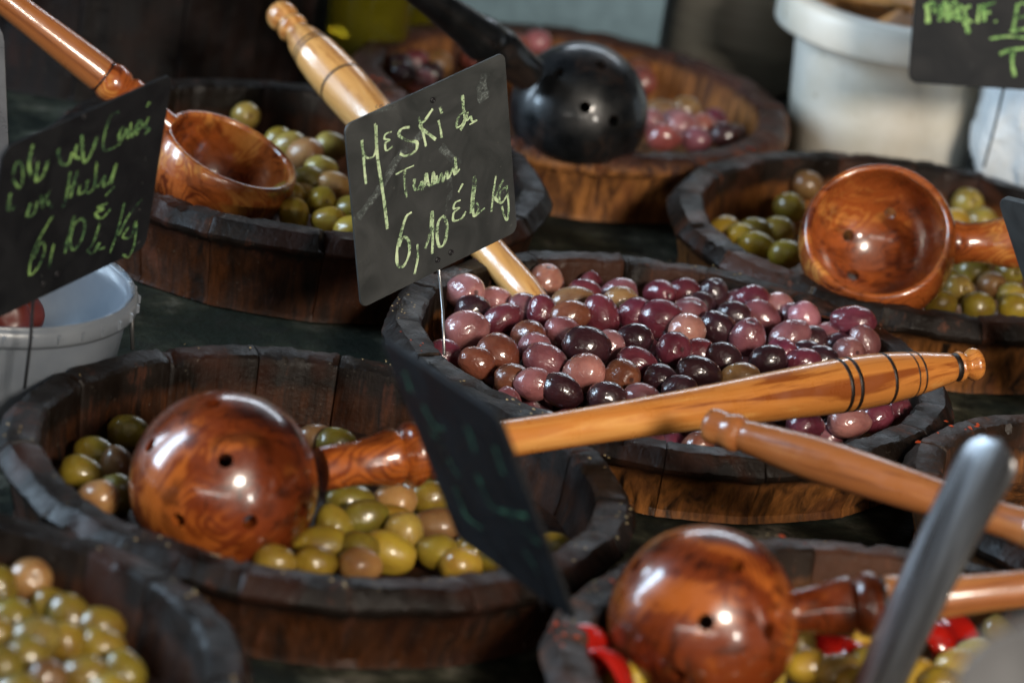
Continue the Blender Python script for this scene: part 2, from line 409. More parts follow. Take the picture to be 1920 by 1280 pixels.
def heap(key, lst, zsurf, mound, meshes, where, group, pile_col, fill=True, rmin=.0082, blockers=(), kind='green_olive', gain=1.0):
    T = TUBS[key]; rg = random.Random(ord(key)); items = []
    for a in lst:
        u, v, L, W, ang, cc = a[:6]; stem = a[6] if len(a) > 6 else None
        p = P(u, v, T['z'] + zsurf)
        for _ in range(4):
            rr = (Vector((p.x, p.y)) - T['c']).length / T['ri']
            p = P(u, v, T['z'] + zsurf + mound * max(0, 1 - rr * rr))
        sc = FPX / depth_of(p)
        L = max(L / sc, rmin * 1.13); W = max(W / sc, rmin * .96)
        if W > L: L, W = W, L; ang += 90
        L = min(L, .0155); W = min(W, .0125, L * .97); L = max(L, W * 1.08)
        items.append(dict(p=p.copy(), p0=p.copy(), L=L, W=W, ang=ang, c=cc, stem=stem, vis=True))
    # olives beside and below the ones in view
    if fill:
        tries = 0
        while tries < 5000 and fill:
            tries += 1
            a = rg.uniform(0, 2 * math.pi); q = math.sqrt(rg.random()) * (T['ri'] - .011)
            x, y = T['c'].x + q * math.cos(a), T['c'].y + q * math.sin(a)
            rr = q / T['ri']; layer = 0 if tries < 2200 else 1
            z = T['z'] + zsurf + mound * (1 - rr * rr) - (.0035 if layer == 0 else .0165)
            if z < T['zf'] + .008: continue
            p = Vector((x, y, z))
            lim = (.0245 if layer == 0 else .0165)
            if any((p - i['p']).length < lim for i in items): continue
            if any((p - bc).length < br for bc, br in blockers): continue
            items.append(dict(p=p, p0=p.copy(), L=rg.uniform(.0098, .0118), W=rg.uniform(.0084, .0094), ang=rg.uniform(0, 180), c=rg.choice(pile_col), stem=None, vis=False))
    # settle: push overlapping olives apart, keep them in the tub
    for it in range(60):
        for i in range(len(items)):
            A_ = items[i]
            for j in range(i):
                B_ = items[j]; d = A_['p'] - B_['p']
                if abs(d.x) > .03 or abs(d.y) > .03: continue
                l = d.length; m_ = ((A_['L'] + 2 * A_['W']) + (B_['L'] + 2 * B_['W'])) / 3 * .90
                if l < m_ and l > 1e-6:
                    k = d / l * (m_ - l) * .5
                    A_['p'] += k * .5; B_['p'] -= k * .5
        for A_ in items:
            for bc, br in blockers:
                d = A_['p'] - bc
                if d.length < br and not A_['vis']: A_['p'] = bc + d.normalized() * br
            q = Vector((A_['p'].x, A_['p'].y)) - T['c']; lim = T['ri'] - A_['W'] - .001
            if q.length > lim:
                q = q.normalized() * lim; A_['p'].x = T['c'].x + q.x; A_['p'].y = T['c'].y + q.y
            if A_['vis'] and it < 50:
                d = (A_['p0'] - EYE).normalized(); t = (A_['p'] - EYE).dot(d)
                A_['p'] = A_['p'].lerp(EYE + d * t, .35)
            A_['p'].z = max(A_['p'].z, T['zf'] + A_['W'])
    for i in items:
        o = bpy.data.objects.new(kind, rg.choice(meshes)); col.objects.link(o)
        a = R(i['ang']); d = RX * math.cos(a) - UPV * math.sin(a)
        if i['stem'] == 'f' or (i['stem'] is None and rg.random() < .12): d = d * .45 - FW * .9
        elif i['stem'] == 'u': d = UPV * .75 - FW * .5 + RX * .15
        else:
            d = d + FW * rg.uniform(-.22, .22)
            if rg.random() < .5: d = -d
        d.normalize()
        q = d.to_track_quat('X', 'Z')
        o.matrix_world = Matrix.LocRotScale(i['p'], q, Vector((i['L'], i['W'], i['W'] * rg.uniform(.95, 1.02))) * ((1.13 if key in 'BAI' else 1.1) if i['vis'] else 1))
        c = COLS[i['c']][0]; j = rg.uniform(.80, 1.16) * gain
        o.color = (c[0] * j, c[1] * j * rg.uniform(.92, 1.1), c[2] * j * rg.uniform(.88, 1.12), 1)
        OLIVES.append(dict(o=o, word=COLS[i['c']][1], where=where, group=group, key=key))
    return items

BL = crop(600, 400, S, [
 (737,400,112,85,5,'P'),(895,450,66,55,0,'P'),(780,492,70,50,0,'D'),(1150,357,92,87,60,'O','u'),(745,600,110,98,-15,'P'),(925,545,97,75,-35,'V'),
 (1045,490,88,80,20,'M'),(1140,505,75,75,80,'V'),(1290,450,105,70,-10,'G'),(1350,410,80,60,10,'V'),(1525,408,90,65,-10,'M'),(1535,450,75,60,0,'G'),
 (1270,525,100,75,-10,'B'),(1435,522,105,85,70,'V'),(1610,515,85,78,-40,'V'),(1735,412,92,72,10,'V'),(1745,540,108,90,15,'V'),(1065,625,105,75,-15,'B'),
 (1240,612,88,82,30,'M'),(1095,685,80,70,10,'P'),(910,725,108,100,40,'B'),(1155,760,112,88,25,'M'),(1365,680,118,94,10,'D'),(1475,690,70,78,80,'P'),
 (1605,640,85,72,0,'D'),(1345,818,102,92,-20,'O'),(1620,762,98,74,20,'V'),(1805,695,86,82,0,'V','f'),(1545,835,97,85,20,'B','f'),(1235,905,102,78,25,'D'),
 (1090,870,75,65,0,'P'),(985,845,75,60,0,'B'),(800,760,75,65,20,'B'),(1465,940,92,72,0,'D'),(1745,855,84,72,30,'D'),(1640,945,80,60,0,'M'),(1835,905,75,60,0,'D'),
 (1872,600,75,88,70,'O'),(1885,505,70,50,0,'M')]) + crop(1220, 400, S, [
 (195,415,80,74,0,'V'),(325,435,94,82,-10,'D','u'),(425,460,65,62,70,'M'),(195,520,70,55,0,'M'),(350,590,98,78,35,'D'),(495,640,100,86,15,'M','u'),
 (560,530,98,82,30,'M'),(525,450,75,55,0,'V'),(640,480,75,58,0,'P'),(735,540,95,65,30,'M'),(795,540,72,66,60,'P'),(715,635,108,82,-30,'M'),(1035,550,106,68,5,'V'),
 (905,630,94,65,-10,'M'),(960,682,84,68,0,'D'),(1085,655,70,66,60,'M'),(1005,710,90,65,0,'M'),(600,752,90,74,-15,'D'),(670,712,80,72,20,'V'),(370,742,90,78,30,'D'),
 (245,815,108,80,10,'D'),(240,715,65,60,0,'V'),(455,840,98,65,0,'G'),(780,765,70,58,0,'V'),(795,725,60,55,0,'D'),(870,750,65,50,0,'D'),(880,590,70,50,0,'D'),
 (1015,1065,102,70,0,'O'),(1150,1040,80,70,-20,'V'),(1250,1003,72,60,0,'V'),(790,1085,75,60,0,'V'),(825,645,65,66,80,'D'),(425,525,60,56,0,'D')])
GB = [(P(985, 555, -.012), .016)]
heap('B', BL, -.0125, .013, OM_P, 'purple heap', 'oiled purple olives in the middle tub', 'MVDVBDM', True, kind='purple_olive')

AL = crop(0, 810, S, [(655,0,82,68,0,'g'),(480,115,88,74,30,'g'),(420,215,112,86,20,'g'),(600,175,75,82,80,'b'),(500,340,70,60,0,'t'),(595,320,70,70,80,'d'),
 (1620,45,75,60,0,'b'),(1720,65,88,65,0,'d'),(1700,475,86,86,70,'g'),(1645,580,138,90,5,'y'),(1610,672,92,70,0,'y'),(1400,665,85,55,0,'g')]) + crop(600, 810, S, [
 (150,350,115,70,-5,'d'),(385,355,102,92,20,'t'),(565,335,95,75,0,'g'),(225,435,112,80,-15,'d'),(325,458,132,82,-10,'y'),(600,478,112,86,10,'b'),(430,520,80,92,80,'k'),
 (345,615,138,98,15,'y'),(600,615,102,88,10,'g'),(775,610,104,78,25,'y'),(720,685,90,65,0,'y'),(205,680,102,68,0,'t'),(200,600,75,60,0,'g'),(1190,600,60,50,0,'g'),(900,670,80,60,0,'g')])
A_BOWL = P(420, 908, .006)
heap('A', AL, -.0300, .010, OM_G, 'front green tub', 'green olives in the front tub', 'ygdgk', False, .0085, [(A_BOWL, .056)], gain=.86)

CL = crop(0, 0, S, [(1250,595,78,68,0,'k'),(1560,790,62,88,95,'t'),(1690,750,78,72,0,'k'),(1640,870,66,62,0,'k'),(1705,950,78,70,10,'t'),(1545,1010,66,62,0,'y'),(1635,1030,84,68,0,'y'),
 (1500,1100,60,66,80,'y'),(1680,1132,88,70,10,'y'),(1480,745,60,50,0,'k'),(1420,720,55,50,0,'g'),(1785,1075,70,60,0,'g'),(1790,1180,70,55,0,'y'),(1470,1000,60,55,0,'g'),(1570,920,60,50,0,'d')])
C_BOWL = P(418, 316, .012)
heap('C', CL, -.018, .008, OM_G, 'tub behind the cards', 'green olives in the tub with the upturned ladle', 'ygkt', False, .0085, [(C_BOWL, .050)])

FL = crop(1220, 0, S, [(800,945,72,66,20,'b'),(710,1060,78,72,20,'g'),(380,1172,58,52,0,'y'),(530,1182,70,64,0,'g'),(650,1182,74,72,0,'g'),(465,1210,60,55,0,'y'),(540,1255,92,60,10,'y'),(690,1300,60,55,0,'g'),
 (1620,1040,76,74,-30,'k','f'),(1548,1135,68,60,0,'y'),(1690,1130,68,56,0,'k')]) + crop(1220, 400, S, [(1570,390,70,68,-10,'k','f'),(1742,370,74,68,10,'b','f'),(1650,295,70,62,0,'d'),
 (1830,305,66,58,0,'d'),(1845,425,68,66,0,'k','f'),(1500,350,58,60,0,'g'),(1600,262,60,55,0,'d'),(1480,460,62,55,0,'g'),(1672,475,66,50,0,'g'),(1862,485,66,50,0,'g')])
F_BOWL = P(1646, 456, .022)
heap('F', FL, -.022, .008, OM_F, 'pitted olive tub', 'pitted green olives in the right tub', 'gydk', False, .0085, [(F_BOWL, .054)], 'pitted_olive')

IL = crop(0, 810, S, [(140,755,107,102,-40,'t','f'),(5,795,85,85,80,'g'),(270,900,92,92,50,'y'),(365,940,80,80,60,'g'),(50,950,115,80,0,'g'),(180,1060,98,118,60,'k'),(330,1085,80,88,80,'y'),(505,985,88,70,0,'g'),
 (520,1100,118,102,10,'y'),(140,1150,102,112,80,'g'),(635,1225,80,84,70,'g'),(430,1245,122,90,0,'g'),(15,1210,85,88,80,'d'),(230,1260,88,80,0,'b'),(-40,1030,85,80,0,'g'),(-60,900,85,80,0,'g'),(560,1330,95,85,0,'y'),(100,1330,95,85,0,'g')])
heap('I', IL, -.026, .012, OM_G, 'lower left corner tub', 'green olives in the corner tub', 'yggg', False, .0085, gain=.62)

HL = crop(1220, 810, S, [(760,1085,70,92,85,'k'),(800,1195,86,78,0,'y'),(950,1225,96,86,0,'k'),(570,1245,114,80,0,'k'),(300,1280,100,80,0,'g'),(60,1245,90,70,0,'y'),(-120,1260,90,70,0,'y'),(1060,1290,90,80,20,'g'),
 (1120,1190,80,70,0,'g'),(1180,1300,90,80,0,'y'),(880,1060,70,60,0,'g'),(1010,1075,80,60,0,'y'),(1350,1250,90,80,0,'y'),(1480,1290,90,80,0,'g'),(1560,1200,80,75,0,'y'),(1660,1140,85,75,0,'k'),(1760,1260,90,80,0,'y'),(1850,1180,85,75,0,'k')])
H_BOWL = P(1320, 1163, .020)
heap('H', HL, -.020, .010, OM_G, 'tub with peppers', 'pale green olives among the red peppers', 'gyk', True, .0085, [(H_BOWL, .056)])

EL = crop(600, 0, S, [(1190,690,66,60,0,'r'),(1010,235,66,50,0,'r'),(1080,215,60,50,0,'P'),(1740,575,92,62,0,'G'),(1755,700,86,70,0,'r'),(1650,420,66,66,60,'r'),(1620,360,60,50,0,'B'),(1850,640,80,70,0,'P'),(1690,620,60,60,0,'M'),
 (420,375,66,62,0,'D'),(510,415,66,60,0,'P'),(600,330,50,46,0,'G'),(350,330,66,62,0,'D'),(480,320,60,55,0,'V'),(900,245,60,50,0,'r'),(560,380,60,50,0,'D'),(800,300,60,55,0,'r')]) + crop(1220, 0, S, [
 (130,625,84,66,0,'P'),(250,645,66,62,0,'r'),(372,690,62,58,0,'D'),(230,715,70,60,0,'M'),(420,700,55,50,0,'D'),(320,620,55,50,0,'V'),(180,560,60,50,0,'G')])
E_BOWL = P(1085, 208, .012)
heap('E', EL, -.020, .008, OM_P, 'black ladle tub', 'pinkish olives in the back tub', 'rVMBD', False, .0085, [(E_BOWL, .050)], 'pink_olive')
heap('G', [], -.035, .006, OM_P, 'tub at the right edge', 'dark olives in the right edge tub', 'VDB', True, kind='dark_olive')

# red pepper strips among the olives of the bottom right tub
M_PEP = plain('red_pepper_flesh', (.40, .009, .005), .2, .8, **{'Subsurface Weight': .15})
def pepper(u, v, z, ln, wd, ang, label, seed):
    rg = random.Random(seed); vs_, fs = [], []
    n, m_ = 12, 7
    for i in range(n):
        t = i / (n - 1) - .5; wv = wd * (1 - .45 * (2 * t) ** 2) * (1 + .2 * math.sin(t * 9 + seed))
        for side in (1, -1):
            for k in range(m_):
                s = k / (m_ - 1) - .5
                vs_.append((t * ln, s * wv, .0045 * math.cos(s * 2.6) - .010 * t * t * 4 + .003 * math.sin(t * 8 + seed) + side * .0014))
    for i in range(n - 1):
        for sd in range(2):
            for k in range(m_ - 1):
                a = (i * 2 + sd) * m_ + k; bb = ((i + 1) * 2 + sd) * m_ + k
                fs.append((a, a + 1, bb + 1, bb))
        for k in (0, m_ - 1):
            fs.append(((i * 2) * m_ + k, ((i + 1) * 2) * m_ + k, ((i + 1) * 2 + 1) * m_ + k, (i * 2 + 1) * m_ + k))
    for i in (0, n - 1):
        for k in range(m_ - 1): fs.append(((i * 2) * m_ + k, (i * 2) * m_ + k + 1, (i * 2 + 1) * m_ + k + 1, (i * 2 + 1) * m_ + k))
    o = mesh_obj('red_pepper_strip', vs_, fs, M_PEP)
    o.location = P(u, v, z); o.rotation_euler = (R(rg.uniform(15, 35)), R(rg.uniform(-10, 10)), R(ang))
    tag(o, label, 'pepper', 'red pepper strips among the olives')
pepper(1102, 1206, .006, .030, .016, 115, 'red pepper strip standing against the tub wall left of the dome ladle', 1)
pepper(1135, 1252, .004, .046, .022, 140, 'large red pepper strip at the lower left of the dome ladle', 2)
pepper(1568, 1216, .002, .042, .024, -20, 'red pepper strip lying under the collar of the dome ladle', 3)
pepper(1625, 1228, .002, .036, .02, 20, 'red pepper strip just left of the steel spoon handle', 4)
pepper(1785, 1182, .004, .04, .022, 60, 'red pepper strip just right of the steel spoon handle', 5)

# ------------------------------------------------------------------ ladles
def make_ladle(label, C, Ept, n, Rb, cut, handle, rings, mats, holes=(), stretch=1.0, endcap=None, split=None, th=.0046):
    """C bowl centre, Ept handle end, n dome direction, handle: (m from bowl centre, radius)"""
    X = (Ept - C).normalized(); n = Vector(n).normalized(); Y = n.cross(X).normalized(); Z = X.cross(Y)
    root = empty('wooden_ladle', C, Matrix((X, Y, Z)).transposed())
    tag(root, label, 'ladle', 'turned wooden ladles')
    nl = Vector((n.dot(X), n.dot(Y), n.dot(Z)))
    qn = nl.to_track_quat('Z', 'X')
    prof = []
    cutr = R(cut)
    for i in range(25):
        t = cutr * i / 24; prof.append((Rb * math.cos(t) * stretch, Rb * math.sin(t)))
    for i in range(1, 6):
        a = math.pi * i / 6; mid = Rb - th / 2
        rr = mid + math.cos(a) * th / 2; ex = math.sin(a) * th / 2
        t = cutr + ex / Rb
        prof.append((rr * math.cos(t) * stretch, rr * math.sin(t)))
    Ri = Rb - th
    for i in range(21):
        t = cutr * (1 - i / 20); prof.append((Ri * math.cos(t) * stretch, Ri * math.sin(t)))
    vs_, fs = lathe(prof, 56)
    vs_ = [qn @ Vector(v) for v in vs_]
    vs_ = [v * (1 + .012 * noise.noise(v * 30)) for v in vs_]
    bowl = mesh_obj('bowl', vs_, fs, WOOD[mats[0]], root)
    bm = bmesh.new(); bm.from_mesh(bowl.data); bmesh.ops.remove_doubles(bm, verts=bm.verts, dist=2e-5); bmesh.ops.recalc_face_normals(bm, faces=bm.faces); bm.to_mesh(bowl.data); bm.free()
    if holes:      # drill the drain holes right through the bowl
        cv, cf = [], []
        for hd in holes:
            hd = Vector(hd).normalized(); hl = Vector((hd.dot(X), hd.dot(Y), hd.dot(Z)))
            tv, tf = tube([hl * (Rb - .018), hl * (Rb + .01)], .0037, 14)
            o_ = len(cv); cv += tv; cf += [tuple(i + o_ for i in f) for f in tf]
        cut_o = mesh_obj('drill', cv, cf, M_BURN, root, False)
        md = bowl.modifiers.new('holes', 'BOOLEAN'); md.object = cut_o; md.operation = 'DIFFERENCE'
        for solver in ('EXACT', 'FAST'):
            md.solver = solver
            bpy.context.view_layer.update()
            dg = bpy.context.evaluated_depsgraph_get()
            me = bpy.data.meshes.new_from_object(bowl.evaluated_get(dg))
            if len(me.polygons) > len(bowl.data.polygons): break
        bowl.modifiers.clear()
        if len(me.polygons) > 1000: bowl.data = me
        bpy.data.objects.remove(cut_o)
        autosmooth(bowl, 45)
    # smooth the handle profile
    pts = []
    hp = handle
    for i in range(len(hp) - 1):
        (s0, r0), (s1, r1) = hp[i], hp[i + 1]
        rp = hp[i - 1][1] if i else r0; rn_ = hp[i + 2][1] if i + 2 < len(hp) else r1
        k = max(2, int((s1 - s0) / .0022))
        k = min(k, 14)
        for j in range(k):
            t = j / k
            r_ = .5 * ((2 * r0) + (-rp + r1) * t + (2 * rp - 5 * r0 + 4 * r1 - rn_) * t * t + (-rp + 3 * r0 - 3 * r1 + rn_) * t ** 3)
            lo, hi = min(r0, r1), max(r0, r1)
            pts.append((s0 + (s1 - s0) * t, min(max(r_, lo * .97), hi * 1.03)))
    pts.append(hp[-1])
    if split:
        vs_, fs = lathe([p for p in pts if p[0] <= split + .0015], 36, 'X')
        nk = mesh_obj('neck', vs_, fs, WOOD[mats[0]], root); autosmooth(nk, 55)
    vs_, fs = lathe([p for p in pts if not split or p[0] >= split], 36, 'X')
    h = mesh_obj('handle', vs_, fs, WOOD[mats[1]], root); autosmooth(h, 55)
    def rad_at(s):
        for i in range(len(pts) - 1):
            if pts[i][0] <= s <= pts[i + 1][0]:
                t = (s - pts[i][0]) / max(1e-9, pts[i + 1][0] - pts[i][0]); return pts[i][1] + (pts[i + 1][1] - pts[i][1]) * t
        return pts[-1][1]
    for s, wd in rings:
        pr = [(s - wd / 2, rad_at(s - wd / 2) - .0004), (s - wd / 2, rad_at(s - wd / 2) + .00012), (s, rad_at(s) + .00018), (s + wd / 2, rad_at(s + wd / 2) + .00012), (s + wd / 2, rad_at(s + wd / 2) - .0004)]
        vs_, fs = lathe(pr, 36, 'X', True)
        mesh_obj('burnt_ring', vs_, fs, M_BURN, h)
    if endcap:
        s, r_ = hp[-1]
        vs_, fs = lathe([(s - .0004, 0), (s - .0004, r_ * .98), (s + .0008, r_ * .8), (s + .001, 0)], 28, 'X')
        mesh_obj('blackened_end', vs_, fs, M_DARKEND, h)
    return root
def W3(dx, dy, dz): return RX * dx + UPV * dy - FW * dz        # direction from picture right, up, toward the eye
# front dome-up ladle: its handle rests on the rim of the middle tub
C1 = A_BOWL; E1 = P(1836, 681, .046); L1 = (E1 - C1).length
def sx(u, C, Ept, C_u, E_u): return (Ept - C).length * (u - C_u) / (E_u - C_u)
def f1(u): return sx(u, C1, E1, 420, 1836)
k1 = 1 / 3680.
RB1 = 178 / (FPX / depth_of(C1))
make_ladle('glossy red-brown ladle lying dome up in the front tub, long banded handle pointing right', C1, E1, (.05, -.12, 1), RB1, 117,
  [(f1(585), 40*k1), (f1(612), 41*k1), (f1(645), 40*k1), (f1(685), 46*k1), (f1(712), 53*k1), (f1(721), 49*k1), (f1(726), 40*k1), (f1(732), 50*k1), (f1(746), 60*k1), (f1(760), 53*k1), (f1(767), 41*k1), (f1(774), 51*k1), (f1(788), 50*k1), (f1(800), 46*k1),
   (f1(850), 40*k1), (f1(945), 34.5*k1), (f1(1120), 36*k1), (f1(1300), 41*k1), (f1(1450), 48*k1), (f1(1570), 52*k1), (f1(1650), 49*k1), (f1(1720), 40*k1), (f1(1776), 29*k1), (f1(1783), 24*k1), (f1(1788), 27*k1), (f1(1794), 30*k1), (f1(1801), 26*k1), (f1(1807), 21*k1), (f1(1814), 26*k1), (f1(1822), 32*k1), (f1(1831), 30*k1), (f1(1836), 22*k1)],
  [(f1(1551), .0022), (f1(1570), .0022), (f1(1640), .0020), (f1(1690), .0009), (f1(1705), .0012), (f1(1784), .003)], ('bowl', 'honey'),
  [W3(.08, .28, .95), W3(-.42, -.34, .84), W3(.33, -.36, .87), W3(-.73, .42, .52), W3(-.08, .86, .5), W3(.85, -.25, .45)], split=f1(792), th=.0095)
# bottom right dome-up ladle
C2 = H_BOWL; E2 = P(2330, 1062, .075)
RB2 = 180 / (FPX / depth_of(C2)); k2 = 1 / (FPX / depth_of(C2))
def f2(u): return sx(u, C2, E2, 1320, 2330)
make_ladle('dark red-brown wooden ladle lying dome up among olives and peppers, bottom right', C2, E2, (-.05, -.10, 1), RB2, 118,
  [(f2(1480), 40*k2), (f2(1500), 42*k2), (f2(1530), 46*k2), (f2(1570), 55*k2), (f2(1592), 58*k2), (f2(1600), 46*k2), (f2(1608), 57*k2), (f2(1628), 64*k2), (f2(1645), 57*k2), (f2(1654), 45*k2), (f2(1662), 52*k2), (f2(1700), 47*k2), (f2(1800), 38*k2), (f2(1900), 35*k2), (f2(2000), 37*k2), (f2(2150), 46*k2), (f2(2250), 40*k2), (f2(2295), 25*k2), (f2(2310), 30*k2), (f2(2330), 26*k2)],
  [(f2(1655), .002)], ('bowl', 'plain'), [W3(.30, .62, .72), W3(-.02, .05, 1), W3(.63, -.06, .77), W3(-.72, .6, .33), W3(-.3, -.5, .8)], split=f2(1652), th=.0095)
# upturned open ladle in the tub behind the price cards
C3 = C_BOWL; E3 = P(-330, -262, .16); k3 = 1 / (FPX / depth_of(C3))
u3 = [424, -330]
def f3(u): return sx(u, C3, E3, 424, -330)
make_ladle('open red-brown wooden ladle with empty bowl turned up, beside the left price card', C3, E3, -W3(.42, .80, .42), 139 * k3, 106,
  [(f3(318), 26*k3), (f3(295), 26*k3), (f3(270), 30*k3), (f3(250), 36*k3), (f3(238), 36*k3), (f3(232), 31*k3), (f3(225), 36*k3), (f3(206), 38*k3), (f3(196), 33*k3), (f3(190), 34*k3), (f3(150), 33*k3), (f3(50), 29*k3), (f3(-80), 27*k3), (f3(-250), 32*k3), (f3(-330), 18*k3)],
  [(f3(194), .0012)], ('orange', 'plain'), [W3(-.3, -.6, -.7), W3(.35, -.6, -.6), W3(.15, -.3, -.9)], split=f3(192))
# pale ladle plunged into the purple olives, its knob towards the back
CB = P(1025, 592, -.012); EB = P(532, 34, .068); kb = 1 / 3170.
def fb(u): return sx(u, CB, EB, 1025, 532)
make_ladle('pale banded wooden handle of a ladle plunged into purple olives behind the middle price card', CB, EB, (.1, .1, -1), .017, 70,
  [(fb(1015), 24*kb), (fb(985), 30*kb), (fb(935), 30*kb), (fb(850), 32*kb), (fb(760), 38*kb), (fb(690), 45*kb), (fb(640), 46*kb), (fb(600), 42*kb), (fb(572), 33*kb), (fb(561), 25*kb), (fb(558), 22*kb), (fb(553), 29*kb), (fb(547), 29*kb), (fb(543), 21*kb), (fb(540), 22*kb), (fb(536), 28*kb), (fb(528), 30*kb), (fb(521), 26*kb), (fb(518), 16*kb)],
  [(fb(650), .0018), (fb(594), .0014), (fb(588), .0014)], ('honey', 'pale'))
# ladle leaning open in the pitted olives
C5 = F_BOWL; E5 = P(2230, 452, .045); k5 = 1 / (FPX / depth_of(C5))
def f5(u): return sx(u, C5, E5, 1646, 2230)
make_ladle('open orange wooden ladle facing the viewer in the pitted olives, with drain holes', C5, E5, -W3(-.05, .38, .92), 149 * k5, 111,
  [(f5(1778), 40*k5), (f5(1792), 42*k5), (f5(1805), 38*k5), (f5(1840), 39*k5), (f5(1880), 47*k5), (f5(1905), 50*k5), (f5(1915), 42*k5), (f5(1930), 48*k5), (f5(1945), 42*k5), (f5(2000), 32*k5), (f5(2150), 42*k5), (f5(2200), 25*k5), (f5(2215), 28*k5), (f5(2230), 22*k5)],
  [], ('orange', 'orange'), [W3(-.34, .13, -.93), W3(-.28, -.43, -.86), W3(.25, .45, -.86)])
# ladle handle crossing at the right, knob blackened
C6 = P(2190, 1075, .060); E6 = P(1328, 795, .050); k6 = 1 / (FPX / depth_of(E6))
def f6(u): return sx(u, C6, E6, 2190, 1328)
make_ladle('tan wooden ladle with blackened knob end, its handle crossing below the banded handle', C6, E6, (0, -.1, 1), .045, 112,
  [(f6(2010), 40*k6), (f6(1985), 46*k6), (f6(1972), 40*k6), (f6(1960), 46*k6), (f6(1948), 38*k6), (f6(1900), 32*k6), (f6(1800), 34*k6), (f6(1700), 38*k6), (f6(1600), 41*k6), (f6(1530), 41*k6), (f6(1460), 36*k6), (f6(1408), 31*k6), (f6(1398), 29*k6), (f6(1392), 33*k6), (f6(1382), 36*k6), (f6(1370), 34*k6), (f6(1362), 32*k6), (f6(1350), 33*k6), (f6(1338), 34*k6), (f6(1330), 31*k6), (f6(1328), 27*k6)],
  [], ('bowl', 'plain'), (), 1.0, True)
# black ladle in the back tub
C7 = E_BOWL; E7 = P(520, -215, .17); k7 = 1 / (FPX / depth_of(C7))
def f7(u): return sx(u, C7, E7, 1085, 520)
make_ladle('black stained wooden ladle lying dome up in the back tub', C7, E7, (.05, -.10, 1), 130 * k7, 116,
  [(f7(985), 34*k7), (f7(960), 36*k7), (f7(925), 44*k7), (f7(905), 40*k7), (f7(895), 43*k7), (f7(870), 36*k7), (f7(800), 29*k7), (f7(700), 25*k7), (f7(620), 27*k7), (f7(540), 20*k7), (f7(520), 16*k7)],
  [], ('black', 'black'), [W3(.48, -.18, .85), W3(.08, .0, 1), W3(-.3, .5, .8), W3(.3, .6, .7)], th=.009)

# ------------------------------------------------------------------ price cards
def card_mat(name, c, rough, smudge, spec=.5):
    m, nt, b, _ = newmat(name)
    v = coords(nt); s1 = noise_t(nt, v, 28, 5, .6, 1.2); s2 = noise_t(nt, v, 240, 4, .6)
    cc = ramp(nt, s1, [(.35, c), (.75, [x + smudge for x in c])])
    cc = mixc(nt, maprange(nt, s2, .68, .76, 0, .5), cc, (.16, .17, .15))
    nt.links.new(cc, b.inputs['Base Color']); nt.links.new(maprange(nt, s1, .3, .7, rough * .8, rough * 1.3), b.inputs['Roughness'])
    b.inputs['Specular IOR Level'].default_value = spec; bump(nt, s2, b, .06, .0006); return m
M_CARD = card_mat('black_slate_plastic', (.028, .031, .031), .50, .03, .35)
M_CARD_D = card_mat('dark_slate_plastic', (.006, .0068, .0085), .55, .006, .22)
M_CARD_G = card_mat('grey_worn_plastic', (.10, .10, .105), .30, .06)
M_CARD_B = card_mat('blue_grey_plastic', (.16, .18, .21), .28, .05)
def chalk_mat(name, c1, c2, dens):
    m, nt, b, out = newmat(name)
    v = coords(nt); n1 = noise_t(nt, v, 620, 4, .7); n2 = noise_t(nt, v, 85, 3, .6)
    nt.links.new(mixc(nt, maprange(nt, n2, .35, .65), c1, c2), b.inputs['Base Color']); b.inputs['Roughness'].default_value = .9
    tr = N(nt, 'ShaderNodeBsdfTransparent'); mx = N(nt, 'ShaderNodeMixShader')
    f = math_n(nt, 'ADD', math_n(nt, 'MULTIPLY', n1, .6), math_n(nt, 'MULTIPLY', n2, .55))
    nt.links.new(maprange(nt, f, dens, dens + .16), mx.inputs[0]); nt.links.new(tr.outputs[0], mx.inputs[1]); nt.links.new(b.outputs[0], mx.inputs[2])
    nt.links.new(mx.outputs[0], out.inputs[0]); return m
M_CHALK = chalk_mat('green_chalk', (.34, .52, .28), (.60, .72, .46), .45)
M_CHALK_D = chalk_mat('smeared_green_chalk', (.045, .14, .065), (.20, .34, .10), .47)
M_CHALK_B = chalk_mat('bright_green_chalk', (.16, .38, .10), (.36, .55, .18), .44)
M_CHALK_F = chalk_mat('faint_green_chalk', (.02, .10, .06), (.05, .16, .08), .51)
M_SMUDGE = chalk_mat('chalk_dust_smudge', (.085, .10, .098), (.13, .15, .145), .53)

